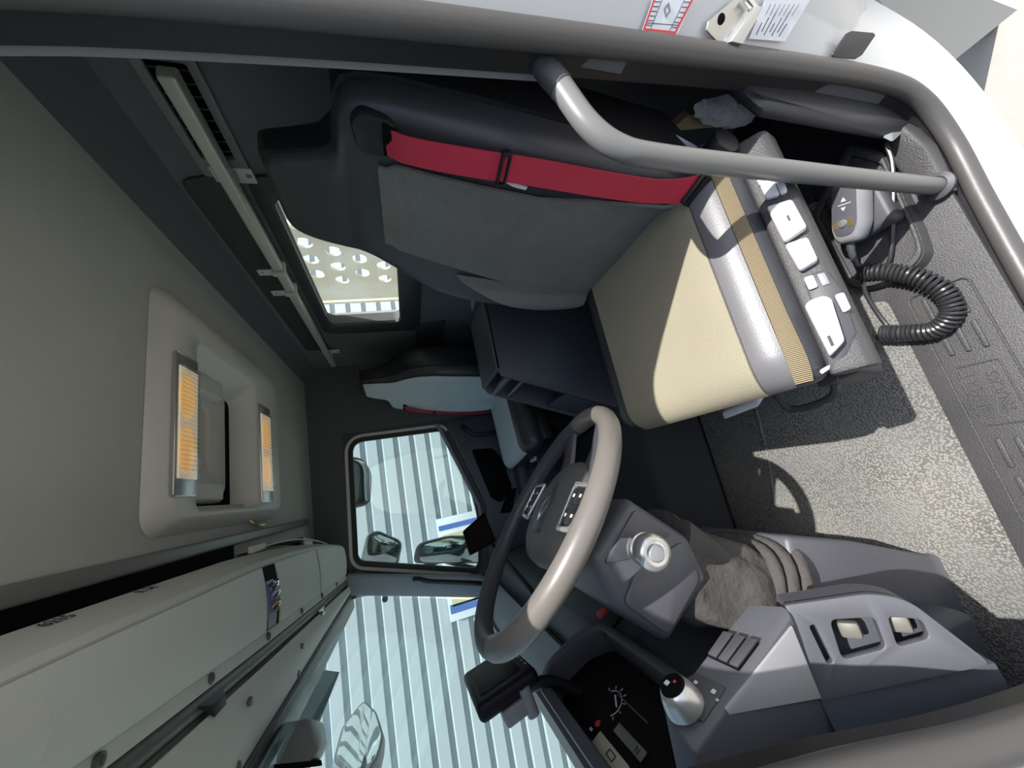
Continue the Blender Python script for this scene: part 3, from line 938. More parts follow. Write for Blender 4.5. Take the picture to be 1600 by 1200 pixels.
put('dash_body', bev(loft([dsec(x) for x in dxs]), 0.008, 2, 20), 'dashdark', da)
put('top_pad', patch(lambda u, v: (0.66 + 1.26 * u, 0.50 + 0.26 * v, 0.592 + 0.012 * math.sin(math.pi * v)), 10, 5, 0.012), 'dashdark', da)
put('centre_panel', prism([(0.64, 0.330, 0.12), (0.64, 0.335, 0.32), (0.64, 0.365, 0.465), (0.64, 0.41, 0.545), (0.64, 0.42, 0.12)], (0.33, 0, 0), 0.01), 'dashdark', da)
for k in range(3):
    for q in range(2):
        put('switch', cbox(0.05, 0.03, 0.012, 0.003), 'blackplastic', da, frame((0.70 + 0.06 * k, 0.372 + 0.002, 0.46 - 0.05 * q - 0.0), (1, 0, 0), (0, 0.2, 0.98)))
put('hazard_switch', cbox(0.03, 0.026, 0.012, 0.003), 'red', da, frame((0.93, 0.40, 0.535), (1, 0, 0), (0, 0.45, 0.9)))
put('hazard_switch', cbox(0.026, 0.026, 0.012, 0.003), 'red', da, frame((0.665, 0.39, 0.515), (1, 0, 0), (0, 0.45, 0.9)))
put('keypad', cbox(0.05, 0.07, 0.010, 0.003), 'blackplastic', da, frame((0.60, 0.385, 0.53), (1, 0, 0), (0, 0.4, 0.9)))
for k in range(3):
    put('key_light', cbox(0.010, 0.006, 0.003), 'mark', da, frame((0.60, 0.383 + 0.008 * k, 0.51 + 0.02 * k), (1, 0, 0), (0, 0.4, 0.9)) @ Matrix.Translation((0, 0, -0.006)))
put('grab_bar', tube(cr([(1.91, 0.56, 0.62), (1.88, 0.53, 0.66), (1.86, 0.45, 0.90), (1.87, 0.425, 0.955), (1.92, 0.43, 0.98)], 6), 0.013, 10), 'blackplastic', da)
# instrument cluster
ic = root('instrument_cluster', 'dark instrument cluster with dial and two displays', 'instrument panel', (0.43, 0.47, 0.45))
IC = frame((0.43, 0.472, 0.60), (1, 0, 0), (0, 0.42, 0.91))   # local x right, y up, z towards driver? computed below
icn = V((0, -0.91, 0.42))
IC = frame((0.43, 0.472, 0.60), (1, 0, 0), V((0, 0.42, 0.91)))
hin = rpoly([(-0.22, -0.065), (0.17, -0.068), (0.215, -0.02), (0.225, 0.06), (0.19, 0.093), (-0.22, 0.093)], 0.02)
hout = rpoly([(-0.24, -0.085), (0.18, -0.090), (0.24, -0.03), (0.250, 0.07), (0.20, 0.116), (-0.24, 0.116)], 0.025)
put('hood', plate([hout, hin], 0.075, 0.006), 'dash', ic, IC @ Matrix.Translation((0, 0, 0.020)))
put('face_plate', plate([hout], 0.01), 'screen', ic, IC @ Matrix.Translation((0, 0, -0.006)))
put('back_shell', plate([hout], 0.05, 0.006), 'dashdark', ic, IC @ Matrix.Translation((0, 0, -0.035)))


def onic(x, y, z=0.001):
    return IC @ Matrix.Translation((x, y, z))


put('dial_ring', tube([IC @ V((0.069 + 0.026 * math.cos(a), 0.019 + 0.026 * math.sin(a), 0.001)) for a in [math.radians(140 + 14 * i) for i in range(14)]], 0.0008, 6), 'mark', ic)
put('needle', cbox(0.026, 0.003, 0.002), 'mark', ic, onic(0.058, 0.010, 0.004) @ Matrix.Rotation(-0.55, 4, 'Z'))
for k in range(7):
    a = math.radians(150 + 30 * k)
    put('tick', cbox(0.006, 0.0015, 0.001), 'mark', ic, onic(0.069 + 0.033 * math.cos(a), 0.019 + 0.033 * math.sin(a)) @ Matrix.Rotation(a, 4, 'Z'))
put('warning_light', xf(cyl(0.006, 0.002, 16), onic(0.063, 0.062)), 'red', ic)
put('warning_mark', cbox(0.008, 0.005, 0.001), 'mark', ic, onic(0.068, 0.078))
put('divider', cbox(0.10, 0.0015, 0.002), 'greyplastic', ic, onic(0.02, 0.058 - 0.06))
dsp = put('display', cbox(0.098, 0.024, 0.003, 0.001), 'lcd', ic, onic(-0.004, 0.079), label='cream lit display strip')
put('display_symbol', plate([rrect(0.022, 0.012, 0.002), rrect(0.018, 0.008, 0.001)], 0.001), 'ink', dsp, onic(-0.010, 0.079, 0.003))
dsp = put('display', cbox(0.085, 0.018, 0.003, 0.001), 'lcdgrey', ic, onic(-0.022, 0.041), label='grey lit display strip')
put('gear_letter', xf(text('N', 0.016, 0.0003), onic(-0.048, 0.041, 0.003)), 'ink', dsp)

# tablet and second monitor
tb = root('tablet_screen', 'black tablet screen mounted in front of the windscreen behind the wheel', 'monitor', (0.63, 0.45, 0.70))
TX = frame((0.645, 0.432, 0.812), V((0.27, 0.045, 0.0)), V((0.02, 0.03, 0.13)))
put('casing', cbox(0.245, 0.134, 0.034, 0.012, 3), 'bezel', tb, TX)
put('glass_face', cbox(0.190, 0.092, 0.002, 0.0005), 'screen', tb, TX @ Matrix.Translation((0.005, 0.004, 0.0175)))
for k in range(6):
    put('key', cbox(0.012, 0.004, 0.002), 'greyplastic', tb, TX @ Matrix.Translation((-0.075 + 0.03 * k, -0.057, 0.0175)))
put('bracket', join(xf(cbox(0.06, 0.05, 0.03, 0.006), TX @ Matrix.Translation((-0.095, 0.0, -0.03))), xf(cyl(0.012, 0.05, 16, w=0.002), TX @ Matrix.Translation((-0.118, -0.03, -0.028)))), 'greyplastic', tb)
put('stand', tube(cr([TX @ V((-0.05, -0.03, -0.03)), TX @ V((-0.04, -0.10, -0.05)), V((0.60, 0.53, 0.60)), V((0.60, 0.56, 0.585))], 4), 0.012, 10), 'blackplastic', tb)
mo = root('small_monitor', 'small black monitor on the dashboard by the passenger window', 'monitor', (1.25, 0.3, 0.60))
a, b, c, d = V((1.220,0.171,0.764)), V((1.250,0.125,0.665)), V((1.220,0.241,0.643)), V((1.190,0.259,0.756))
nrm = (b - a).cross(d - a).normalized()
if nrm.x > 0:
    nrm = -nrm
put('casing', prism([a, b, c, d], -nrm * 0.03, 0.004), 'void', mo)
cc = (a + b + c + d) / 4
put('glass_face', prism([cc + (p - cc) * 0.85 + nrm * 0.0005 for p in (a, b, c, d)], nrm * 0.001), 'screen', mo)
put('stem', tube(cr([cc - nrm * 0.02, cc - nrm * 0.05 + V((0, 0.05, -0.06)), V((1.24, 0.45, 0.54)), V((1.24, 0.47, 0.53))], 4), 0.010, 8), 'blackplastic', mo)

# ================================================================== STEERING WHEEL AND COLUMN
WC = V((0.36, 0.084, 0.724))
ta = math.radians(40.7)
wx = V((1, 0, -0.095)).normalized()
wy = V((0, math.cos(ta), math.sin(ta)))
wn = wx.cross(wy).normalized()
W = frame(WC, wx, wy)
RR = 0.213
sw_ = root('steering_wheel', 'worn grey-brown leather steering wheel with airbag pad', 'steering wheel', WC - wn * 0.10)


def rimpt(a, r=RR, z=0.0):
    return W @ V((r * math.cos(a), r * math.sin(a), z))


def rimseg(name, a0, a1, m, r=0.0155, n=40):
    pts = [rimpt(math.radians(a0 + (a1 - a0) * i / n)) for i in range(n + 1)]
    return put(name, tube(pts, r, 14, False, tuple(wn)), m, sw_)


rimseg('rim_grip', 112, 285, 'wheel', 0.0180)
rimseg('rim_section', 285, 335, 'wheeldark', 0.0170, 16)
rimseg('rim_section', -25, 112, 'wheeldark', 0.0170, 40)
hp = [(a_, b_, 0) for a_, b_ in rpoly([(0.135, -0.035), (0.10, 0.062), (0.0, 0.082), (-0.10, 0.062), (-0.135, -0.035), (-0.065, -0.122), (0.065, -0.122)], 0.05, 6)]
rings = []
for s, z in ((0.80, -0.060), (0.97, -0.045), (1.0, -0.022), (0.96, -0.006), (0.80, 0.004), (0.45, 0.009), (0.1, 0.010)):
    rings.append([W @ V((p[0] * s, -0.02 + (p[1] + 0.02) * s, z - 0.008)) for p in hp])
put('airbag_pad', loft(rings), 'wheelpad', sw_, None, 60)
for sx in (-1, 1):
    sec = []
    for t, w_, th, z in ((0.0, 0.095, 0.018, -0.022), (0.4, 0.075, 0.016, -0.018), (0.75, 0.066, 0.014, -0.008), (1.0, 0.080, 0.012, 0.0)):
        xx = sx * (0.09 + (RR - 0.008 - 0.09) * t)
        yy = -0.030 + 0.012 * t
        sec.append([W @ V((xx, yy + dy * w_ / 2, z + dz * th / 2)) for dy, dz in ((-1, -0.6), (-0.8, -1), (0.8, -1), (1, -0.6), (1, 0.6), (0.8, 1), (-0.8, 1), (-1, 0.6))])
    sp_ = put('spoke', loft(sec), 'wheelpad', sw_, None, 50)
    put('spoke_frame', plate([rpoly([(0, -0.040), (0.080, -0.036), (0.074, 0.040), (0.014, 0.044)], 0.010), rpoly([(0.008, -0.032), (0.072, -0.029), (0.067, 0.032), (0.019, 0.036)], 0.008)], 0.006, 0.0015), 'silver', sp_,
        W @ Matrix.Translation((sx * 0.092, -0.028, -0.001)) @ Matrix.Diagonal((sx, 1, 1, 1)))
    put('button_field', cbox(0.056, 0.064, 0.006, 0.002), 'blackplastic', sp_, W @ Matrix.Translation((sx * 0.134, -0.027, -0.005)))
    for k in range(4):
        bx_, by_ = sx * (0.120 + 0.028 * (k % 2)), -0.043 + 0.032 * (k // 2)
        put('button', cbox(0.024, 0.027, 0.006, 0.002), 'blackplastic', sp_, W @ Matrix.Translation((bx_, by_, -0.002)))
        put('button_mark', cbox(0.006, 0.005, 0.001), 'mark', sp_, W @ Matrix.Translation((bx_, by_, 0.0014)))
for sx in (-1, 1):
    sec = []
    for t, w_, th, z in ((0.0, 0.060, 0.016, -0.028), (0.5, 0.044, 0.014, -0.018), (1.0, 0.060, 0.012, 0.0)):
        yy = -0.085 - (0.195 - 0.085) * t
        xx = sx * (0.062 + 0.030 * t)
        sec.append([W @ V((xx + dy * w_ / 2, yy, z + dz * th / 2)) for dy, dz in ((-1, -0.6), (-0.8, -1), (0.8, -1), (1, -0.6), (1, 0.6), (0.8, 1), (-0.8, 1), (-1, 0.6))])
    put('lower_spoke', loft(sec), 'wheeldark', sw_, None, 50)
# emblem: a lozenge
em = put('emblem', plate([[(0.020, 0), (0, 0.030), (-0.020, 0), (0, -0.030)], [(0.010, 0), (0, 0.016), (-0.010, 0), (0, -0.016)]], 0.005, 0.0015), 'chrome', sw_, W @ Matrix.Translation((0.0, -0.018, 0.0045)))
put('emblem_field', plate([rpoly([(0.034, 0.0), (0.022, 0.050), (-0.022, 0.050), (-0.034, 0.0), (0, -0.050)], 0.008)], 0.003, 0.001), 'wheeldark', sw_, W @ Matrix.Translation((0, -0.020, 0.0020)))
put('hub', tube([W @ V((0, 0, -0.04)), W @ V((0, 0, -0.10))], 0.045, 20), 'blackplastic', sw_)

co = root('steering_column', 'grey faceted steering column shroud with cloth gaiter and pedestal', 'steering column', (0.40, 0.33, -0.10))
yz = [(0.080, 0.590), (0.168, 0.494), (0.240, 0.480), (0.306, 0.590), (0.228, 0.672), (0.150, 0.690)]
cy_, cz_ = 0.195, 0.585
sec = []
for x, s in ((0.272, 0.90), (0.285, 1.0), (0.445, 1.0), (0.458, 0.90)):
    sec.append([(x, cy_ + (y - cy_) * s, cz_ + (z - cz_) * s) for y, z in yz])
put('shroud', bev(loft(sec), 0.006, 2, 20), 'dash', co, None, 30)
put('shroud_panel', plate([rpoly([(0.168, 0.515), (0.232, 0.505), (0.290, 0.592), (0.226, 0.655), (0.190, 0.62)], 0.012)], 0.006, 0.002), 'dash', co, YZ(0.2705))
put('shroud_panel', plate([rpoly([(0.098, 0.590), (0.150, 0.530), (0.172, 0.60), (0.165, 0.672)], 0.010)], 0.006, 0.002), 'dash', co, YZ(0.2705))
# multi-function stalk with ring end
stk = put('stalk', tube([(0.29, 0.162, 0.605), (0.25, 0.154, 0.616), (0.235, 0.152, 0.619)], 0.014, 14), 'blackplastic', co)
KX = frame((0.215, 0.150, 0.622), V((0, 1, 0.1)), V((0.15, -0.1, 1)))
kz = (KX.to_3x3() @ V((0, 0, 1)))
if kz.x > 0:
    KX = KX @ Matrix.Rotation(math.pi, 4, 'X')
put('control_ring', xf(lathe([(0.016, -0.028), (0.023, -0.024), (0.025, -0.010), (0.025, -0.006), (0.022, -0.004), (0.022, 0.002), (0.026, 0.004), (0.026, 0.020), (0.023, 0.025), (0.018, 0.027), (0.017, 0.024)], 32), KX), 'silver', co, label='silver ring switch at the stalk end')
put('end_button', xf(lathe([(0.0125, 0.018), (0.0125, 0.026), (0.010, 0.029), (0.002, 0.030)], 24), KX), 'greyplastic', co)
for k in range(4):
    put('ring_mark', cbox(0.006, 0.004, 0.001), 'mark', co, KX @ Matrix.Rotation(0.5 * k + 0.4, 4, 'Z') @ Matrix.Translation((0.0225, 0, -0.001)) @ Matrix.Rotation(math.pi / 2, 4, 'Y'))
# right-hand stalk
put('stalk', tube([(0.45, 0.16, 0.60), (0.52, 0.15, 0.60), (0.60, 0.14, 0.605)], 0.010, 12), 'blackplastic', co)
# gaiter
GR = [(0.205, 0.510, 0.088, 0.085), (0.245, 0.470, 0.090, 0.085), (0.268, 0.430, 0.094, 0.080), (0.285, 0.395, 0.098, 0.082), (0.300, 0.365, 0.094, 0.080)]
rings = []
for i, (y, z, hx, hy) in enumerate(GR):
    r_ = []
    for j in range(36):
        a = 2 * math.pi * j / 36
        f = 1 + 0.05 * math.sin(7 * a + i * 1.4) + 0.045 * math.sin(4 * a - i * 1.2)
        ex = 0.55
        cx = math.copysign(abs(math.cos(a)) ** ex, math.cos(a)) * hx * f
        cy2 = math.copysign(abs(math.sin(a)) ** ex, math.sin(a)) * hy * f
        r_.append(V((0.365 + cx, y + cy2 * 0.85, z + cy2 * 0.45)))
    rings.append(r_)
rings = [list(t) for t in zip(*[cr(col, 4) for col in zip(*rings)])]
put('gaiter', loft(rings), 'gaiter', co, None, 60)
for i, (y, z, k) in enumerate(((0.302, 0.352, 1.0), (0.308, 0.328, 1.06), (0.314, 0.302, 1.10))):
    pts = []
    for j in range(32):
        a = 2 * math.pi * j / 32
        cx = math.copysign(abs(math.cos(a)) ** 0.6, math.cos(a)) * 0.100 * k
        cy2 = math.copysign(abs(math.sin(a)) ** 0.6, math.sin(a)) * 0.085 * k
        pts.append(V((0.37 + cx, y + cy2 * 0.9, z + cy2 * 0.35)))
    put('bellows_ring', tube(pts, 0.012, 10, True), 'gaiter', co)
put('pedestal', bev(loft([[(0.27, 0.215, 0.285), (0.50, 0.215, 0.285), (0.50, 0.42, 0.330), (0.27, 0.42, 0.330)],
                          [(0.265, 0.262, 0.130), (0.57, 0.262, 0.130), (0.57, 0.50, 0.13), (0.265, 0.50, 0.13)],
                          [(0.275, 0.345, -0.085), (0.66, 0.345, -0.085), (0.66, 0.56, -0.085), (0.275, 0.56, -0.085)],
                          [(0.265, 0.345, -0.107), (0.67, 0.345, -0.107), (0.67, 0.56, -0.107), (0.265, 0.56, -0.107)]]), 0.012, 3, 15), 'dash', co)

# ================================================================== DOOR-SIDE SWITCH PANEL
pd = root('switch_console', 'blue-grey switch console at the door end of the dashboard', 'switch panel', (0.12, 0.33, 0.2))
A_ = V((0.185,0.249,0.502))
B_ = V((0.1451,0.2628,0.4725))
C_ = V((0.185,0.320,0.681))
D_ = V((0.1425,0.3467,0.6799))
G_ = V((0.1469,0.3246,0.6314))
F1 = V((0.150,0.367,0.471))
R1 = V((0.155,0.253,0.469))
R2 = V((0.070,0.255,0.360))
F2 = V((0.040,0.332,0.310))
K_ = V((0.165,0.426,0.472))
back = [V((0.185, 0.46, 0.69)), V((0.168, 0.46, 0.66)), V((0.185, 0.46, 0.42)), V((0.168, 0.46, 0.42))]
put('upper_housing', hull([A_, B_, C_, D_, G_, F1, R1, K_] + back, 0.004, 3), 'dash', pd, None, 20)
# corner facet, paler than the dash plastic to put sunlight into its colour
put('corner_facet', prism([B_.lerp(G_, 0.06) + (F1 - B_) * 0.05, B_.lerp(F1, 0.95), G_.lerp(F1, 0.08), G_.lerp(B_, 0.06)], (B_ - G_).cross(F1 - G_).normalized() * (0.004 if (B_ - G_).cross(F1 - G_).x < 0 else -0.004), 0.001), 'dashsunlit', pd)
# lower slotted plate
uu = (F1 - R1).normalized()
vv = (R2 - R1)
vv = (vv - uu * vv.dot(uu)).normalized()
LP = frame(R1, uu, vv)
if (LP.to_3x3() @ V((0, 0, 1))).x > 0:
    LP = frame(R1, vv, uu)
    swp = True
else:
    swp = False
inv = LP.inverted()
q2 = lambda p: tuple((inv @ V(p)).xy)
nz = LP.to_3x3() @ V((0, 0, 1))


outl = rpoly([q2(R1), q2(F1), q2((0.0371,0.3283,0.3231)), q2((0.0708,0.2551,0.3610)), q2((0.0927,0.2449,0.3884))], [0.004, 0.004, 0.01, 0.02, 0.03])
holes = [rpoly([q2((0.1261,0.2736,0.4334)), q2((0.0958,0.2732,0.3944)), q2((0.0953,0.3083,0.3964)), q2((0.1261,0.3199,0.4368))], 0.008),
         rpoly([q2((0.0873,0.2725,0.3835)), q2((0.0670,0.2787,0.3579)), q2((0.0665,0.2986,0.3587)), q2((0.0878,0.3072,0.3867))], 0.007),
         rpoly([q2((0.1418,0.2799,0.4540)), q2((0.1378,0.2780,0.4487)), q2((0.1331,0.3226,0.4460)), q2((0.1373,0.3239,0.4515))], 0.003)]
put('slotted_plate', plate([outl] + holes, 0.012, 0.002), 'dash', pd, LP @ Matrix.Translation((0, 0, -0.004)))
low = [LP @ V((p[0], p[1], -0.045)) for p in outl]
put('lower_housing', hull(low + [p + V((0.05, 0.10, -0.02)) for p in low], 0.004), 'dashdark', pd)
rimo = [LP @ V((p[0], p[1], -0.010)) for p in outl]
put('plate_skirt', loft([rimo, [p - nz * 0.034 for p in rimo]], False), 'dash', pd)
put('front_return', hull([F1, F2, F1 + V((0.0, 0.10, -0.02)), F2 + V((0.0, 0.10, -0.02)), F1 - nz * 0.03, F2 - nz * 0.03], 0.002), 'dashdark', pd)
for h, sgn_ in ((holes[0], 1), (holes[1], 1)):
    cx = sum(p[0] for p in h) / len(h)
    cy2 = sum(p[1] for p in h) / len(h)
    X = LP @ Matrix.Translation((cx, cy2, -0.022))
    put('rocker', cbox(0.020, 0.024, 0.016, 0.004), 'rocker', pd, X @ Matrix.Rotation(0.35, 4, 'X'))
# switches and lamp knob on the driver-facing plane
n1 = V((-0.5098,-0.7997,0.3172))


def quad(ps, th, m, name, w=0.0015, lift=0.0, par=None):
    P_ = [V(p) + n1 * lift for p in ps]
    return put(name, prism(P_, n1 * th, w), m, par or pd)


swb = quad([(0.1825,0.2880,0.5964), (0.1844,0.2725,0.5602), (0.1531,0.2819,0.5338), (0.1532,0.2996,0.5785)], 0.006, 'void', 'switch_block')
for k in range(3):
    t0, t1 = k / 3 + 0.02, (k + 1) / 3 - 0.02
    L0, L1 = V((0.1825,0.2880,0.5964)), V((0.1532,0.2996,0.5785))
    U0, U1 = V((0.1844,0.2725,0.5602)), V((0.1531,0.2819,0.5338))
    P_ = [V(p) + n1 * 0.006 for p in (L0.lerp(L1, t0), U0.lerp(U1, t0), U0.lerp(U1, t1), L0.lerp(L1, t1))]
    put('rocker_switch', prism(P_, n1 * 0.005, 0.0015), 'darkplastic', swb)
kp = quad([(0.1874,0.3038,0.6439), (0.1817,0.2985,0.6214), (0.1534,0.3093,0.6032), (0.1515,0.3293,0.6507), (0.1812,0.3195,0.6736)], 0.003, 'darkplastic', 'switch_plate')
for k, (p, s) in enumerate((((0.1765,0.3052,0.6301), 0.006), ((0.1604,0.3116,0.6201), 0.008), ((0.1532,0.3171,0.6226), 0.004))):
    put('plate_mark', cbox(s, s * 0.7, 0.0006), 'mark', kp, frame(V(p) + n1 * 0.0036, (1, 0, 0), V((1, 0, 0)).cross(n1) * -1))
kc = V((0.1692,0.3184,0.6579))
KN = frame(kc, (1, 0, 0), -V((1, 0, 0)).cross(n1))
if (KN.to_3x3() @ V((0, 0, 1))).dot(n1) < 0:
    KN = KN @ Matrix.Rotation(math.pi, 4, 'X')
kb = put('lamp_knob', xf(lathe([(0.023, 0.0), (0.0255, 0.003), (0.025, 0.009), (0.022, 0.019), (0.018, 0.027), (0.014, 0.030)], 28), KN), 'silver', pd, label='silver rotary lamp knob')
put('knob_cap', xf(lathe([(0.0165, 0.028), (0.0150, 0.0315), (0.004, 0.0325)], 24), KN), 'void', kb)
put('knob_mark', cbox(0.006, 0.006, 0.001), 'mark', kb, KN @ Matrix.Translation((0.004, 0.003, 0.0330)))
put('knob_mark', cbox(0.003, 0.003, 0.001), 'redink', kb, KN @ Matrix.Translation((-0.004, -0.004, 0.0330)))

# ================================================================== SEATS
CP = [(0.100, 0.262), (0.080, 0.285), (0.070, 0.322), (0.079, 0.355), (0.108, 0.380), (0.155, 0.389), (0.25, 0.384), (0.335, 0.381), (0.43, 0.384), (0.505, 0.389), (0.550, 0.380), (0.580, 0.350), (0.588, 0.31), (0.560, 0.265)]
CPs = cr([(a, 0, b) for a, b in CP], 4)
CY0, CY1 = -0.505, -0.042


def cush(s, v, lift=0.0):
    f = s * (len(CPs) - 1)
    i = min(int(f), len(CPs) - 2)
    p = CPs[i].lerp(CPs[i + 1], f - i)
    tng = (CPs[i + 1] - CPs[i]).normalized()
    nn = V((-tng.z, 0, tng.x))
    p = p + nn * lift
    r = 0.055
    L_ = CY1 - CY0
    fr_ = 0.80
    if v < fr_:
        y = CY0 + (L_ - r) * v / fr_
        c = 1.0
    else:
        ph = (v - fr_) / (1 - fr_) * math.pi / 2
        y = CY1 - r + (r + lift) * math.sin(ph)
        c = math.cos(ph)
    k = 1 - (1 - c) * 0.62
    return V((0.33 + (p.x - 0.33) * (1 - (1 - c) * 0.10), y, 0.318 + (p.z - 0.318) * k))


ROWS = [  # z, x left, x right, front y, bolster, depth
    (0.335, 0.15, 0.555, -0.480, 0.5, 0.8), (0.36, 0.125, 0.585, -0.468, 0.8, 0.95), (0.42, 0.10, 0.605, -0.463, 1, 1), (0.52, 0.092, 0.618, -0.470, 1, 1), (0.65, 0.088, 0.620, -0.488, 1, 1),
    (0.76, 0.088, 0.608, -0.508, 0.9, 1), (0.84, 0.090, 0.578, -0.525, 0.7, 0.95), (0.90, 0.093, 0.528, -0.540, 0.5, 0.9), (0.945, 0.097, 0.488, -0.548, 0.4, 0.85), (0.972, 0.108, 0.472, -0.553, 0.3, 0.8),
    (0.986, 0.135, 0.466, -0.556, 0.25, 0.74), (0.993, 0.205, 0.463, -0.558, 0.2, 0.66), (1.02, 0.226, 0.458, -0.562, 0.15, 0.56), (1.07, 0.240, 0.446, -0.570, 0.1, 0.50), (1.105, 0.250, 0.432, -0.580, 0.1, 0.44), (1.122, 0.268, 0.415, -0.592, 0, 0.32)]
BPATH = [(-0.80, -0.15), (-0.97, -0.13), (-1.0, -0.08), (-1.0, -0.02), (-0.94, 0.018), (-0.80, 0.026), (-0.62, 0.006), (-0.3, 0.0), (0, 0), (0.3, 0.0), (0.62, 0.006), (0.80, 0.026), (0.94, 0.018), (1.0, -0.02), (1.0, -0.08), (0.97, -0.13), (0.80, -0.15)]


def row_at(z):
    for a, b in zip(ROWS, ROWS[1:]):
        if z <= b[0]:
            t = (z - a[0]) / (b[0] - a[0])
            return [a[i] * (1 - t) + b[i] * t for i in range(6)]
    return ROWS[-1]


def bsec(rw):
    z, xl, xr, yf, bo, de = rw
    c, h = (xl + xr) / 2, (xr - xl) / 2
    return [V((c + u * h, yf + (d * bo if d > 0 else d * de), z)) for u, d in BPATH]


def bfront(x, z, lift=0.004):
    rw = row_at(z)
    z_, xl, xr, yf, bo, de = rw
    c, h = (xl + xr) / 2, (xr - xl) / 2
    u = max(-0.94, min(0.94, (x - c) / h))
    fp = BPATH[4:13]
    for (u0, d0), (u1, d1_) in zip(fp, fp[1:]):
        if u <= u1:
            t = (u - u0) / (u1 - u0)
            t = t * t * (3 - 2 * t) if abs(d1_ - d0) > 0.01 else t
            d = d0 * (1 - t) + d1_ * t
            break
    return V((x, yf + d * bo + lift, z))


def subd(bm, n=1):
    me = bpy.data.meshes.new('s')
    bm.to_mesh(me)
    bm.free()
    o = bpy.data.objects.new('s', me)
    COL.objects.link(o)
    md = o.modifiers.new('s', 'SUBSURF')
    md.levels = n
    dg = bpy.context.evaluated_depsgraph_get()
    me2 = bpy.data.meshes.new_from_object(o.evaluated_get(dg))
    out = bmesh.new()
    out.from_mesh(me2)
    bpy.data.objects.remove(o)
    bpy.data.meshes.remove(me)
    bpy.data.meshes.remove(me2)
    return out


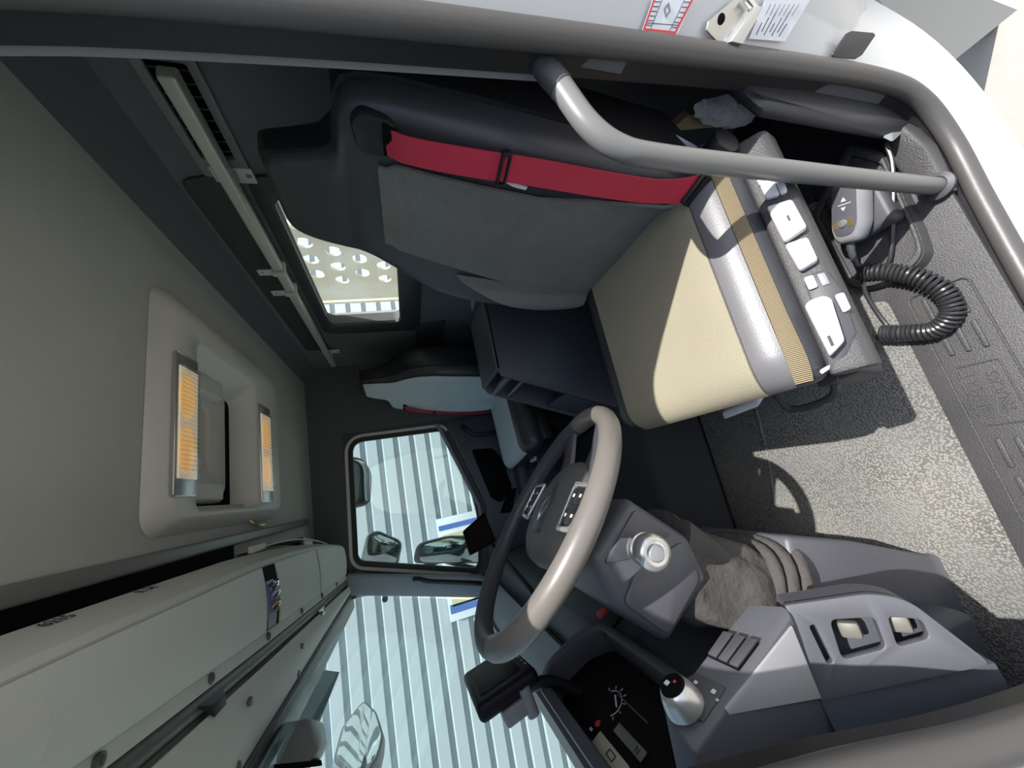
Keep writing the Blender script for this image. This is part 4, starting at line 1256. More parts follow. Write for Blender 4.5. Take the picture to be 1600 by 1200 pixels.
def make_seat(name, label, driver=True):
    s = root(name, label, 'seat', (0.33 if driver else 2.04 - 0.33, -0.30, FZ))
    body = 'leather'
    # cushion
    ns, nv = 52, 26
    rings = [[cush(i / ns, j / nv) for i in range(ns + 1)] for j in range(nv + 1)]
    cu = put('cushion', loft(rings), body, s, None, 60)
    fab = 'fabricbeige' if driver else 'ltgrey'
    put('cushion_cover', patch(lambda u, v: cush(0.362 + 0.320 * u, 0.0 + 0.985 * v, 0.004), 20, 30, 0.006), fab, cu, None, 60)
    put('side_bolster', patch(lambda u, v: cush(0.272 + 0.085 * u, 0.10 + 0.88 * v, 0.0030), 10, 30, 0.005), 'leathersunlit', cu, None, 60)
    put('mesh_strip', patch(lambda u, v: cush(0.222 - 0.03 * max(0, v - 0.7) + (0.048 + 0.04 * max(0, v - 0.7)) * u, 0.12 + 0.82 * v, 0.004), 6, 24, 0.005), 'meshtan' if driver else 'ltgrey', cu, None, 60)
    # backrest
    rings = [bsec(r_) for r_ in ROWS]
    bk = put('backrest', subd(loft(rings), 2), body, s, None, 60)
    fb = 'fabric' if driver else 'ltgrey'

    def f1(u, v):
        if not driver:
            z = 0.372 + 0.735 * v
            rw = row_at(z)
            return bfront(rw[1] + 0.02 + (rw[2] - rw[1] - 0.032) * u, z, 0.004)
        z = 0.372 + 0.560 * v
        x0 = 0.155 + 0.045 * min(1, v * 2)
        x1 = 0.490 - 0.075 * max(0, v - 0.45) / 0.55
        e = 0.02 if v > 0.95 else 0
        return bfront(x0 + e * 0.5 + (x1 - x0 - e) * u, z, 0.004)
    put('backrest_cover', patch(f1, 22, 40, 0.006), fb, bk, None, 60)

    def f2(u, v):
        z = 0.40 + 0.37 * v
        w_ = 0.085 * math.sin(math.pi * min(1, 0.18 + v * 0.82)) ** 0.6
        return bfront(0.492 + (0.0 if v < 0.2 else -0.012 * (v - 0.2)) + w_ * u, z, 0.0045)
    put('side_insert', patch(f2, 8, 24, 0.006), fb, bk, None, 60)
    put('seam', tube([bfront(0.155 + 0.335 * t, 0.372 + 0.004, 0.007) for t in [i / 12 for i in range(13)]], 0.0012, 6), 'void', bk)
    # belt outlet in the shoulder
    gl = rpoly([(0.116, 0.905), (0.148, 0.893), (0.184, 0.898), (0.190, 0.945), (0.180, 0.962), (0.130, 0.966), (0.112, 0.950)], 0.018, 4)
    gx, gz = sum(q[0] for q in gl) / len(gl), sum(q[1] for q in gl) / len(gl)
    bo = put('belt_guide', loft([[bfront(gx + (q[0] - gx) * k, gz + (q[1] - gz) * k, lf) for q in gl] for k, lf in ((1.0, -0.004), (1.0, 0.006), (0.93, 0.010), (0.6, 0.008), (0.1, 0.008))]), 'blackplastic', bk)
    put('belt_slot', patch(lambda u, v: bfront(0.122 + 0.056 * u, 0.902 + 0.020 * v, 0.0115), 6, 3, 0.002), 'void', bo)
    # hard shell round the back; its black puts shade onto the backrest sides
    shl = []
    for z, xl, xr, yf, bo_, de in ROWS[1:]:
        c, h = (xl + xr) / 2, (xr - xl) / 2 + 0.006
        shl.append([V((c + u * h, yf + d * max(de, 0.45), z)) for u, d in ((-1.0, -0.035), (-1.01, -0.06), (-1.0, -0.12), (-0.92, -0.155), (-0.6, -0.165), (0.6, -0.165), (0.92, -0.155), (1.0, -0.12), (1.01, -0.06), (1.0, -0.035))])
    put('back_shell', loft(shl), 'blackplastic', s, None, 50)
    # belt
    bp = [bfront(0.150, 0.918, 0.010), bfront(0.146, 0.885, 0.020), bfront(0.136, 0.80, 0.018), bfront(0.128, 0.70, 0.016), bfront(0.124, 0.58, 0.018), bfront(0.120, 0.47, 0.022), V((0.108, -0.425, 0.385)), V((0.088, -0.425, 0.315)), V((0.082, -0.43, 0.27))]
    sd = [V((1, 0, 0)), V((1, 0, 0.1)), V((1, 0.12, 0)), V((1, 0.15, 0)), V((1, 0.15, 0)), V((1, 0.15, 0)), V((0.85, 0.45, 0.2)), V((0.35, 0.9, 0.2)), V((0.2, 1, 0))]
    bt = put('seat_belt', ribbon(bp, sd, 0.046, 0.0025, 8), 'belt', s)
    X = frame(bfront(0.132, 0.745, 0.018), (1, 0.12, 0), (0, 0.05, 1))
    put('belt_clip', xf(plate([rrect(0.060, 0.016, 0.005), rrect(0.050, 0.008, 0.003)], 0.012, 0.002), X), 'blackplastic', bt)
    put('string_tag', ribbon([X @ V((0.02, -0.004, 0.008)), X @ V((0.035, -0.03, 0.010)), X @ V((0.040, -0.055, 0.008))], V((1, 0, 0.3)), 0.007, 0.0015), 'paper', bt)
    put('latch_tongue', xf(plate([rrect(0.056, 0.030, 0.006), rrect(0.048, 0.006, 0.002, 0, 0.006)], 0.008, 0.002), frame((0.110, -0.422, 0.392), (0.9, 0.35, 0.25), (-0.2, 0.1, 1))), 'blackplastic', bt)
    put('buckle', xf(cbox(0.030, 0.022, 0.060, 0.004), frame((0.625,-0.461,0.260), (1, 0, 0), (0, 1, 0.3))), 'blackplastic', s)
    put('buckle_button', xf(cbox(0.026, 0.018, 0.012, 0.003), frame(V((0.625,-0.461,0.260)) + V((0, -0.008, 0.030)), (1, 0, 0), (0, 1, 0.3))), 'red', s)
    put('side_hinge', hull([(0.60, -0.57, 0.30), (0.60, -0.50, 0.28), (0.60, -0.58, 0.46), (0.60, -0.53, 0.46), (0.635, -0.57, 0.30), (0.635, -0.51, 0.29), (0.625, -0.58, 0.45), (0.625, -0.54, 0.45)], 0.006), 'blackplastic', s)
    # base
    put('seat_pan', box((0.12, -0.49, 0.21), (0.565, -0.075, 0.275), 0.012, 3), 'blackplastic', s)
    put('suspension_cover', bev(loft([[(a, b, z) for a, b in rrect(0.26 + w_, 0.30 + w_, 0.04, 0.40, -0.29)] for z, w_ in ((-0.105, 0.04), (-0.06, 0.0), (-0.02, 0.03), (0.02, 0.0), (0.06, 0.03), (0.10, 0.0), (0.14, 0.03), (0.18, 0.0), (0.21, 0.02))]), 0), 'blackplastic', s, None, 60)
    put('slide_handle', hull([(0.336,-0.036,0.265), (0.243,-0.047,0.265), (0.249,-0.029,0.262), (0.339,-0.020,0.262), (0.347,-0.044,0.250), (0.252,-0.055,0.250), (0.30, -0.06, 0.25), (0.22, -0.06, 0.25)], 0.003), 'whiteplastic', s)
    put('release_bar', tube(cr([(0.24, -0.06, 0.215), (0.235, -0.022, 0.210), (0.215, -0.008, 0.207), (0.16, -0.012, 0.210), (0.135, -0.03, 0.215), (0.13, -0.06, 0.22)], 5), 0.008, 8), 'darkplastic', s)
    return s


ds = make_seat('driver_seat', 'driver seat with beige cushion and grey fabric backrest', True)
MIR[0] = 2.04
ps = make_seat('passenger_seat', 'pale grey passenger seat beyond the central console', False)
MIR[0] = None
ps.rotation_euler.z = math.radians(9)
ps.location.y -= 0.02
ps.location.x -= 0.03

# control panel on the door side of the driver's seat
SN = V((-0.5501,0.0000,0.8351))
cpn = put('control_panel', bev(loft([[(0.078, y, 0.312), (0.066, y, 0.330), (0.056, y, 0.327), (0.030, y, 0.308), (0.026, y, 0.296), (0.036, y, 0.262), (0.088, y, 0.262)] for y in (-0.475, -0.45, -0.08, -0.055, -0.045)]), 0.004, 2, 20), 'sillplastic', ds, label='dark control panel with white buttons along the seat side')


def seatkey(name, ps_, th, m, w=0.003, par=cpn):
    return put(name, prism([V(p) for p in ps_], SN * th, w), m, par)


seatkey('button', [(0.0543,-0.3919,0.3249), (0.0401,-0.3863,0.3156), (0.0337,-0.3762,0.3114), (0.0325,-0.3698,0.3105), (0.0542,-0.3771,0.3249)], 0.010, 'whiteplastic')
seatkey('button', [(0.0536,-0.3766,0.3245), (0.0375,-0.3707,0.3139), (0.0385,-0.3445,0.3145), (0.0532,-0.3487,0.3242)], 0.012, 'whiteplastic')
seatkey('button', [(0.0372,-0.3717,0.3137), (0.0289,-0.3665,0.3082), (0.0298,-0.3442,0.3088), (0.0379,-0.3440,0.3141)], 0.012, 'whiteplastic')
k1 = seatkey('rocker_button', [(0.0569,-0.3351,0.3266), (0.0295,-0.3264,0.3086), (0.0276,-0.2712,0.3074), (0.0550,-0.2636,0.3254)], 0.016, 'whiteplastic', 0.005)
put('button_print', cbox(0.010, 0.003, 0.0006), 'ink', k1, frame((0.0318,-0.2976,0.3298), (0, 1, 0), SN.cross(V((0, 1, 0)))))
k2 = seatkey('rocker_button', [(0.0556,-0.2616,0.3258), (0.0313,-0.2575,0.3098), (0.0312,-0.2157,0.3097), (0.0525,-0.2097,0.3237)], 0.016, 'whiteplastic', 0.005)
put('button_print', cbox(0.008, 0.003, 0.0006), 'greyplastic', k2, frame((0.0348,-0.2363,0.3319), (0, 1, 0), SN.cross(V((0, 1, 0)))))
put('front_block', hull([(0.0490,-0.2042,0.3262), (0.0245,-0.2013,0.3101), (0.0197,-0.1630,0.3069), (0.0251,-0.0944,0.3081), (0.0416,-0.0669,0.3189), (0.0648,-0.0512,0.3319), (0.0842,-0.2042,0.2728), (0.0597,-0.2013,0.2566), (0.0644,-0.0971,0.2598), (0.0966,-0.0558,0.2809)], 0.005), 'darkplastic', cpn)
seatkey('button', [(0.0494,-0.1999,0.3265), (0.0395,-0.1991,0.3200), (0.0393,-0.1776,0.3199), (0.0494,-0.1772,0.3265)], 0.006, 'whiteplastic')
seatkey('button', [(0.0359,-0.1978,0.3176), (0.0284,-0.1961,0.3127), (0.0279,-0.1769,0.3123), (0.0357,-0.1764,0.3175)], 0.002, 'greyplastic', 0.001)
lv = seatkey('height_lever', [(0.0603,-0.1546,0.3337), (0.0541,-0.1599,0.3296), (0.0395,-0.1600,0.3200), (0.0339,-0.1523,0.3163), (0.0388,-0.0865,0.3195), (0.0577,-0.0696,0.3319)], 0.018, 'whiteplastic', 0.006)
put('lever_print', cbox(0.016, 0.004, 0.0006), 'ink', lv, frame((0.0409,-0.0915,0.3431), (0, 1, 0), SN.cross(V((0, 1, 0)))))
seatkey('button', [(0.0294,-0.1572,0.3133), (0.0202,-0.1569,0.3072), (0.0204,-0.1295,0.3074), (0.0289,-0.1270,0.3130)], 0.006, 'whiteplastic')
put('front_latch', hull([(0.0746,-0.0553,0.3383), (0.0553,-0.0634,0.3256), (0.0578,-0.0575,0.3225), (0.0754,-0.0486,0.3341), (0.0785,-0.0583,0.3265), (0.0630,-0.0639,0.3163)], 0.002), 'whiteplastic', cpn)
put('lower_cover', hull([(0.070, -0.30, 0.255), (0.070, -0.045, 0.255), (0.085, -0.28, 0.16), (0.085, -0.035, 0.165), (0.13, -0.30, 0.14), (0.14, -0.03, 0.15), (0.13, -0.30, 0.255), (0.14, -0.035, 0.255)], 0.008, 3), 'darkplastic', ds)
put('recliner_knob', xf(cyl(0.026, 0.05, 20, w=0.006), frame((0.075, -0.475, 0.355), (0, 1, 0), (0, 0, 1))), 'blackplastic', ds)

# small blue tool beside the driver's buckle
bt_ = root('blue_item', 'small blue item lying by the red buckle between the seats', 'item', (0.660,-0.429,0.279))
put('case', xf(cbox(0.045, 0.014, 0.012, 0.003), frame((0.660,-0.428,0.275), (1, 0.2, -0.2), (0, 1, 0))), 'blue', bt_)
put('cap', xf(cyl(0.007, 0.012, 12, w=0.001), frame(V((0.660,-0.418,0.288)), (0, 1, 0), (0, 0, 1))), 'bottle', bt_)

# ================================================================== CENTRAL CONSOLE
cs = root('central_console', 'dark storage console with open bin between the two seats', 'console', (1.0, -0.35, FZ))
x0, x1 = 0.88, 1.14
side = [(-0.66, 0.595), (-0.375, 0.60), (-0.345, 0.585), (-0.335, 0.565), (-0.085, -0.02), (-0.07, -0.10), (-0.66, -0.10)]
for nm, xa in (('side_panel', x0), ('side_panel', x1 - 0.018)):
    put(nm, prism([(xa, y, z) for y, z in side], (0.018, 0, 0), 0.004), 'dashdark', cs)
put('top_panel', box((x0, -0.66, 0.583), (x1, -0.365, 0.603), 0.006, 3), 'dashdark', cs)
put('back_panel', box((x0 + 0.018, -0.66, -0.10), (x1 - 0.018, -0.645, 0.585)), 'dashdark', cs)


def slope(t, dy=0.0):
    return V((0, -0.338 + 0.268 * t + dy, 0.57 - 0.67 * t))


for k, t in enumerate((0.02, 0.10)):
    p = slope(t)
    put('rolled_lip', tube([(x0 + 0.018, p.y - 0.010, p.z), (x1 - 0.018, p.y - 0.010, p.z)], 0.016 if k == 0 else 0.009, 12), 'dash', cs, label='pale rolled front lip')
p = slope(0.14)
put('bin_floor', box((x0 + 0.018, -0.645, p.z - 0.10), (x1 - 0.018, p.y - 0.04, p.z - 0.085)), 'dashdark', cs)
put('front_cover', prism([(x0 + 0.018, *slope(0.34).yz), (x1 - 0.018, *slope(0.34).yz), (x1 - 0.018, *slope(0.98).yz), (x0 + 0.018, *slope(0.98).yz)], (0, -0.016, -0.006), 0.004), 'dashdark', cs)
put('rear_bracket', hull([(0.90, -0.70, 0.62), (1.0, -0.70, 0.62), (0.90, -0.655, 0.625), (1.0, -0.655, 0.62), (0.90, -0.69, 0.60), (1.0, -0.69, 0.60)], 0.004), 'greyplastic', cs)

# ================================================================== FLOOR MAT, SILL, GRAB RAIL
fm = root('floor_mat', 'dusty grey studded rubber mat in the driver footwell', 'floor mat', (0.42, 0.1, FZ - 0.008))
put('mat_sheet', plate([rpoly([(0.158, -0.20), (0.155, 0.62), (0.775, 0.62), (0.775, -0.50), (0.19, -0.50)], 0.02)], 0.010, 0.002), 'mat', fm, XY(-0.1035))
put('fold_ridge', tube(cr([(0.545, -0.10, -0.0985), (0.552, 0.0, -0.098), (0.570, 0.12, -0.0985), (0.60, 0.25, -0.0985)], 5), 0.004, 8), 'mat', fm)
sl = struct('trim_4', plate([rpoly([(0.004, -0.46), (0.10, -0.53), (0.19, -0.53), (0.19, -0.205), (0.158, -0.20), (0.156, 0.62), (0.004, 0.62)], 0.02)], 0.012, 0.002), 'sillplastic', XY(-0.1035))
sp_ = put('tread_plate', plate([rrect(0.092, 0.46, 0.012, 0.083, 0.045), rrect(0.086, 0.454, 0.010, 0.083, 0.045)], 0.006, 0.002), 'sillplastic', sl, XY(-0.0965))
put('name_border', plate([rrect(0.060, 0.118, 0.004, 0.084, 0.035), rrect(0.0555, 0.1135, 0.003, 0.084, 0.035)], 0.004, 0.001), 'sillplastic', sl, XY(-0.0965))
TXT = frame((0.0985, 0.035, -0.0965), (0, -1, 0), (1, 0, 0))
put('embossed_lettering', xf(text('RENAULT', 0.021, 0.0012), TXT), 'sillplastic', sl)
put('embossed_lettering', xf(text('TRUCKS', 0.021, 0.0012), frame((0.072, 0.035, -0.0965), (0, -1, 0), (1, 0, 0))), 'sillplastic', sl)
ribm = None
for y in (-0.145, -0.075, 0.145, 0.215):
    for x in (0.060, 0.083, 0.106):
        if ribm is None:
            ribm = put('tread_rib', box((-0.004, -0.027, -0.098), (0.004, 0.027, -0.0925), 0.002), 'sillplastic', sl)
            o = ribm
            base = V((0, 0, 0))
        else:
            o = ribm.copy()
            COL.objects.link(o)
            o.parent = sl
        o.location = (x, y, 0)
for y in (-0.205, 0.30):
    sc_ = put('screw', xf(lathe([(0.014, 0.0), (0.014, 0.003), (0.010, 0.005), (0.006, 0.004), (0.005, 0.001)], 20), Matrix.Translation((0.095, y, -0.0975))), 'steel', sl)
# raised mouldings of the sill behind the mat
tray = [V(q).xy for q in ((0.199,-0.461,-0.080), (0.193,-0.248,-0.080), (0.145,-0.228,-0.080), (0.082,-0.236,-0.080), (0.064,-0.253,-0.080), (0.058,-0.292,-0.080), (0.047,-0.481,-0.080), (0.085,-0.550,-0.080))]
tl = rpoly([tuple(q) for q in tray], [0.01, 0.03, 0.03, 0.03, 0.02, 0.02, 0.01, 0.01], 6)
tc_ = sum((V(q) for q in tl), V((0, 0))) / len(tl)
md = put('tray_moulding', bev(loft([[(*(tc_ + (V(q) - tc_) * k), z) for q in tl] for k, z in ((1.06, -0.100), (1.0, -0.074))]), 0), 'sillplastic', sl)
ti = [tuple(tc_ + (V(q) - tc_) * 0.86) for q in tl]
put('tray_rim', plate([[tuple(tc_ + (V(q) - tc_) * 0.985) for q in tl], ti], 0.010, 0.003), 'sillplastic', sl, XY(-0.071))
put('rail_base_cover', bev(loft([[(-0.005, -0.335, -0.10), (0.045, -0.36, -0.10), (0.055, -0.50, -0.10), (0.0, -0.53, -0.10), (-0.012, -0.44, -0.10)], [(0.0, -0.345, -0.085), (0.038, -0.365, -0.085), (0.045, -0.495, -0.07), (0.006, -0.52, -0.06), (-0.004, -0.44, -0.08)]]), 0.005), 'sillplastic', sl)
put('grey_corner_cap', hull([(0.020,-0.486,-0.022), (0.012,-0.548,-0.077), (0.004,-0.532,-0.135), (0.014,-0.468,-0.028), (0.035,-0.509,-0.068), (0.020,-0.560,-0.192)], 0.002), 'greyplastic', sl)

gr = root('grab_rail', 'bent grey tubular grab rail standing at the driver door', 'grab rail', (0.013, -0.364, FZ))
gp_ = cr([(0.0, -0.485, 0.712), (0.0, -0.462, 0.700), (0.001, -0.405, 0.676), (0.003, -0.375, 0.640), (0.004, -0.366, 0.58), (0.006, -0.364, 0.40), (0.010, -0.364, 0.15), (0.013, -0.364, -0.082)], 8)
put('tube', tube(gp_[8:], 0.0155, 18), 'rail', gr)
put('sleeve', tube([(0.0, -0.51, 0.722)] + gp_[:9], 0.0165, 18), 'raildark', gr)
put('foot_ring', xf(lathe([(0.016, 0.0), (0.026, 0.0), (0.026, 0.006), (0.018, 0.010), (0.016, 0.008)], 24), Matrix.Translation((0.013, -0.364, -0.088))), 'raildark', gr)

# ================================================================== HANDSET
hs = root('remote_handset', 'grey remote handset in a cradle on the floor by the grab rail', 'handset', (0.12, -0.39, -0.07))
HX = frame((0.108, -0.385, -0.010), V((-0.045, 0.02, 0.010)), V((0.025, 0.10, -0.006)))
if (HX.to_3x3() @ V((0, 0, 1))).z < 0:
    HX = frame((0.108, -0.385, -0.010), V((0.045, -0.02, -0.010)), V((0.025, 0.10, -0.006)))
hl = rpoly([(-0.030, -0.065), (0.030, -0.065), (0.031, 0.035), (0.020, 0.062), (-0.020, 0.062), (-0.031, 0.035)], 0.012)
rg = [[HX @ V((a * s, b * s, z)) for a, b in hl] for s, z in ((0.85, -0.022), (1.0, -0.014), (1.02, 0.0), (0.98, 0.010), (0.86, 0.015))]
put('body', loft(rg), 'greyplastic', hs, None, 45)
put('keypad', plate([[(a * 0.80, b * 0.80) for a, b in hl]], 0.002, 0.0005), 'dash', hs, HX @ Matrix.Translation((0, -0.004, 0.0158)))
put('level_dial', xf(lathe([(0.008, 0.0), (0.008, 0.003), (0.004, 0.004)], 16), HX @ Matrix.Translation((0.002, 0.020, 0.0165))), 'silver', hs)
for sx in (-1, 1):
    put('dial_arc', plate([[(sx * 0.010, 0.008), (sx * 0.020, 0.016), (sx * 0.020, 0.026), (sx * 0.012, 0.028)]], 0.001), 'bottle', hs, HX @ Matrix.Translation((0.002, 0.002, 0.0172)))
put('key_arrow', plate([[(0.005, -0.024), (-0.005, -0.024), (0, -0.032)]], 0.001), 'mark', hs, HX @ Matrix.Translation((0, 0, 0.0172)))
put('key_arrow', plate([[(0.005, -0.012), (-0.005, -0.012), (0, -0.005)]], 0.001), 'mark', hs, HX @ Matrix.Translation((0, 0, 0.0172)))
put('key_line', plate([rrect(0.026, 0.0012, 0.0004, -0.002, -0.018)], 0.001), 'mark', hs, HX @ Matrix.Translation((0, 0, 0.0172)))
put('cradle', box((0.060, -0.46, -0.074), (0.155, -0.33, -0.034), 0.012, 3), 'darkplastic', hs)
tail = HX @ V((0.006, 0.066, -0.004))
put('strain_relief', tube(cr([tail - (HX.to_3x3() @ V((0, 0.01, 0))), tail + V((0.006, 0.02, -0.006)), tail + V((0.014, 0.045, -0.022))], 5), [0.008 - 0.0004 * i + 0.0012 * (i % 2) for i in range(11)], 10), 'darkplastic', hs)
cpath = cr([(0.155, -0.268, -0.060), (0.122, -0.248, -0.066), (0.090, -0.215, -0.072), (0.068, -0.168, -0.076), (0.072, -0.125, -0.076), (0.104, -0.104, -0.076), (0.145, -0.116, -0.074), (0.180, -0.132, -0.072)], 60)
fr_ = frames_along(cpath, False, (0, 0, 1))
turns = 40
hel = []
for i, p in enumerate(cpath):
    for q in range(2):
        f = (i + q / 2) / len(cpath)
        a = 2 * math.pi * turns * f
        pp = p if q == 0 or i == len(cpath) - 1 else (p + cpath[i + 1]) / 2
        hel.append(pp + fr_[i][1] * math.cos(a) * 0.0145 + fr_[i][2] * math.sin(a) * 0.0145)
put('coiled_cord', tube(hel, 0.0037, 6), 'cord', hs)
put('straight_cord', tube(cr([tail + V((0.014, 0.045, -0.022)), V((0.152,-0.275,-0.060)), V((0.172,-0.231,-0.070)), V((0.176,-0.176,-0.085)), V((0.173,-0.135,-0.090)), V((0.180, -0.132, -0.072))], 6), 0.0045, 8), 'cord', hs)
put('feed_cord', tube(cr([V((0.034,-0.489,-0.060)), V((0.039,-0.446,-0.060)), V((0.064,-0.366,-0.055)), V((0.102,-0.280,-0.060)), V((0.125, -0.258, -0.064)), V((0.155, -0.268, -0.060))], 6), 0.004, 8), 'cord', hs)

# ================================================================== THINGS BEHIND THE SEAT
pa = root('paper_sheet', 'white sheet of paper stuck between seat and grab rail', 'paper', (0.102,-0.500,0.363))
put('sheet', prism([(0.109,-0.540,0.431), (0.097,-0.540,0.415), (0.141,-0.520,0.211), (0.171,-0.520,0.218)], (0.0015, -0.002, 0.001)), 'paper', pa)
fo = root('plastic_bag', 'crumpled clear plastic bag behind the seat near the door', 'bag', (0.141,-0.660,0.178))
rg = []
for i in range(7):
    t = i / 6
    c = V((0.131,-0.660,0.255)).lerp(V((0.126,-0.660,0.132)), t)
    rr = 0.030 * math.sin(math.pi * (0.15 + 0.7 * t)) + 0.006
    rg.append([c + V((0.7 * rr * math.cos(a) * (1 + 0.3 * math.sin(3 * a + i * 2)), rr * 0.5 * math.cos(a + 1), rr * math.sin(a) * (1 + 0.25 * math.sin(5 * a + i)))) for a in [2 * math.pi * j / 14 for j in range(14)]])
put('film', loft(rg), 'foil', fo, None, 25)
ca = root('cardboard_sheet', 'folded tan cardboard under the plastic bag behind the seat', 'cardboard', (0.179,-0.680,0.235))
put('card', prism([(0.201,-0.680,0.283), (0.159,-0.680,0.261), (0.148,-0.680,0.133), (0.169,-0.680,0.099), (0.182,-0.680,0.194)], (0.004, -0.02, 0)), 'card', ca)

# ================================================================== B-PILLAR FITTINGS
BN = V((-0.7089,0.7020,-0.0686))


def onbp(name, ps_, th, m, par, w=0.0):
    return put(name, prism([V(p) for p in ps_], BN * th, w), m, par)


tp = root('pillar_sticker', 'white sticker with red frame on the door pillar', 'sticker', (-0.0552,-0.5491,0.5354))
onbp('sheet', [(-0.0640,-0.5487,0.5735), (-0.0408,-0.5242,0.5835), (-0.0428,-0.5323,0.5223), (-0.0688,-0.5600,0.5066)], 0.0004, 'paper', tp)


def strip_(p, q, w, m, par, name, lift=0.0016):
    p, q = V(p), V(q)
    s_ = (q - p).normalized().cross(BN) * w / 2
    return put(name, prism([p + s_, q + s_, q - s_, p - s_], BN * 0.0003), m, par)


T0, T1, T2, T3 = (-0.0646,-0.5486,0.5714), (-0.0431,-0.5260,0.5809), (-0.0439,-0.5320,0.5272), (-0.0690,-0.5592,0.5088)
for p, q in ((T0, T1), (T1, T2), (T2, T3)):
    strip_(p, q, 0.0030, 'redink', tp, 'red_edge')
lt = lambda a, b, t: V(a).lerp(V(b), t)
for k in range(6):
    strip_(lt(T0, T1, 0.1 + 0.15 * k), lt(lt(T0, T1, 0.1 + 0.15 * k), lt(T3, T2, 0.1 + 0.15 * k), 0.18), 0.0007, 'ink', tp, 'table_line')
    strip_(lt(lt(T0, T1, 0.1 + 0.15 * k), lt(T3, T2, 0.1 + 0.15 * k), 0.82), lt(T3, T2, 0.1 + 0.15 * k), 0.0007, 'ink', tp, 'table_line')
strip_(lt(T0, T3, 0.2), lt(T1, T2, 0.2), 0.0007, 'ink', tp, 'table_line')
strip_(lt(T0, T3, 0.8), lt(T1, T2, 0.8), 0.0007, 'ink', tp, 'table_line')
strip_(lt(lt(T0, T1, 0.78), lt(T3, T2, 0.78), 0.0), lt(lt(T0, T1, 0.78), lt(T3, T2, 0.78), 1.0), 0.0007, 'ink', tp, 'table_line')
cdi = lt(lt(T0, T1, 0.35), lt(T3, T2, 0.35), 0.45)
DX = frame(cdi, (0, 0, -1), V((0, 0, -1)).cross(BN) * -1)
if (DX.to_3x3() @ V((0, 0, 1))).dot(BN) < 0:
    DX = DX @ Matrix.Rotation(math.pi, 4, 'X')
put('lozenge_mark', plate([[(0.006, 0), (0, 0.008), (-0.006, 0), (0, -0.008)], [(0.003, 0), (0, 0.004), (-0.003, 0), (0, -0.004)]], 0.0006), 'greyplastic', tp, DX)
ib = root('data_label', 'clear label with fine black print beside the door striker', 'label', (-0.0639,-0.5786,0.3251))
onbp('film', [(-0.0470,-0.5498,0.3855), (-0.0782,-0.5826,0.3733), (-0.0849,-0.5985,0.2789), (-0.0491,-0.5597,0.3070)], 0.0003, 'paper', ib)
for k in range(7):
    t = 0.12 + 0.12 * k
    a = lt((-0.0497,-0.5521,0.3816), (-0.0513,-0.5603,0.3143), t)
    b = lt((-0.0770,-0.5809,0.3693), (-0.0828,-0.5950,0.2856), t)
    strip_(a.lerp(b, 0.05 + 0.1 * (k % 2)), a.lerp(b, 0.40 + 0.15 * (k % 3)), 0.0012, 'ink', ib, 'print_line')
    strip_(a.lerp(b, 0.62), a.lerp(b, 0.92), 0.0012, 'greyplastic', ib, 'print_line')
sk = root('door_striker', 'steel door latch striker bolted to the white pillar', 'striker', (-0.0520,-0.5554,0.4385))
st_ = onbp('base_plate', [(-0.0479,-0.5420,0.4751), (-0.0545,-0.5486,0.4752), (-0.0728,-0.5708,0.4371), (-0.0752,-0.5753,0.4159), (-0.0674,-0.5698,0.3920), (-0.0414,-0.5414,0.4140), (-0.0389,-0.5360,0.4436)], 0.004, 'steel', sk, 0.001)
put('bolt_head', xf(cyl(0.0065, 0.005, 12, w=0.001), frame((-0.0594,-0.5514,0.4533), V((0, 0, 1)), BN.cross(V((0, 0, 1))))), 'void', sk)
onbp('flange', [(-0.0391,-0.5367,0.4386), (-0.0682,-0.5690,0.4084), (-0.0674,-0.5698,0.3920), (-0.0383,-0.5382,0.4146)], 0.018, 'silver', sk, 0.002)
put('pin', tube([V((-0.0812,-0.5636,0.4236)), V((-0.0743,-0.5588,0.4007))], 0.005, 12), 'chrome', sk)
pl = root('pillar_plug', 'dark rounded rectangular plug in the white door pillar', 'plug', (-0.0516,-0.5840,0.1417))
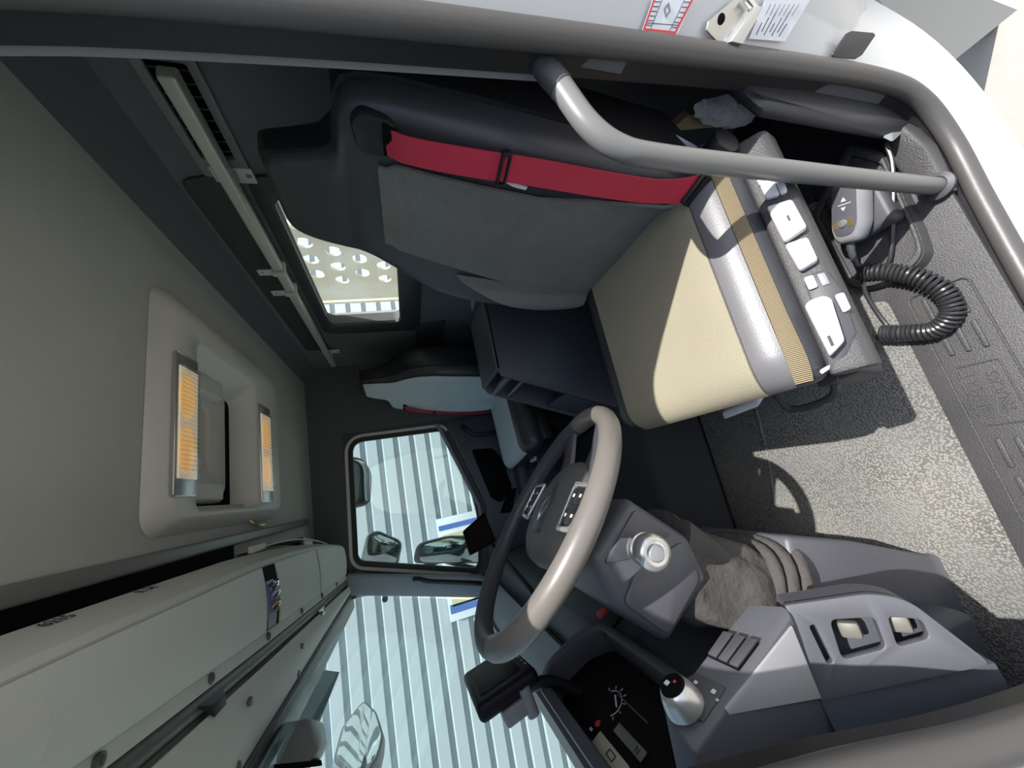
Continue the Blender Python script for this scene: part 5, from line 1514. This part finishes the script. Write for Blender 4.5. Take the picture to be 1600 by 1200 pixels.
onbp('plug_body', [(-0.0428,-0.5651,0.1869), (-0.0464,-0.5688,0.1855), (-0.0633,-0.5874,0.1690), (-0.0661,-0.5914,0.1583), (-0.0678,-0.5989,0.0986), (-0.0659,-0.5978,0.0907), (-0.0466,-0.5767,0.1067), (-0.0423,-0.5711,0.1203), (-0.0414,-0.5643,0.1802)], 0.003, 'darkplastic', pl, 0.001)
# grey fairing below the cab corner
fg = root('side_fairing', 'dark grey fairing below the rear corner of the cab', 'fairing', (0.080,-1.185,-0.881))
put('fairing_shell', hull([(0.060,-1.074,-0.436), (0.060,-1.025,-0.473), (0.060,-1.045,-0.624), (0.060,-1.070,-1.034), (0.060,-1.397,-1.632), (0.060,-1.155,-0.710), (0.140,-1.312,-0.744), (0.140,-1.253,-0.790), (0.140,-1.308,-1.475), (0.140,-1.767,-2.269)], 0.01, 3), 'fairing', fg)

# ================================================================== DRIVER'S DOOR STANDING OPEN
dd = root('driver_door', 'dark inner side of the open driver door at the front pillar', 'door', (-0.35, 0.60, -0.25))
d0, d1v = V((-0.075, 0.465, 0)), V((-0.70, 0.86, 0))
DXF = frame((d0.x, d0.y, 0), (d1v - d0), (0, 0, 1))
Ld = (d1v - d0).length
put('inner_panel', plate([rpoly([(0, -0.22), (Ld, -0.22), (Ld, 1.30), (0.16, 1.30), (0.0, 0.80)], 0.05), rpoly([(0.06, 0.66), (Ld - 0.06, 0.60), (Ld - 0.06, 1.24), (0.20, 1.24)], 0.05)], 0.05, 0.008), 'darkplastic', dd, DXF)
put('window_pane', plate([rpoly([(0.05, 0.65), (Ld - 0.05, 0.59), (Ld - 0.05, 1.25), (0.19, 1.25)], 0.05)], 0.004), 'glass', dd, DXF)
put('armrest', xf(cbox(0.46, 0.08, 0.07, 0.02, 3), DXF @ Matrix.Translation((0.42, 0.42, 0.05))), 'dashdark', dd)
put('door_pocket', xf(cbox(0.55, 0.18, 0.06, 0.02, 3), DXF @ Matrix.Translation((0.38, 0.02, 0.05))), 'darkplastic', dd)
put('pull_handle', tube(cr([DXF @ V((0.20, 0.50, 0.02)), DXF @ V((0.20, 0.52, 0.06)), DXF @ V((0.45, 0.52, 0.06)), DXF @ V((0.45, 0.50, 0.02))], 5), 0.012, 10), 'blackplastic', dd)
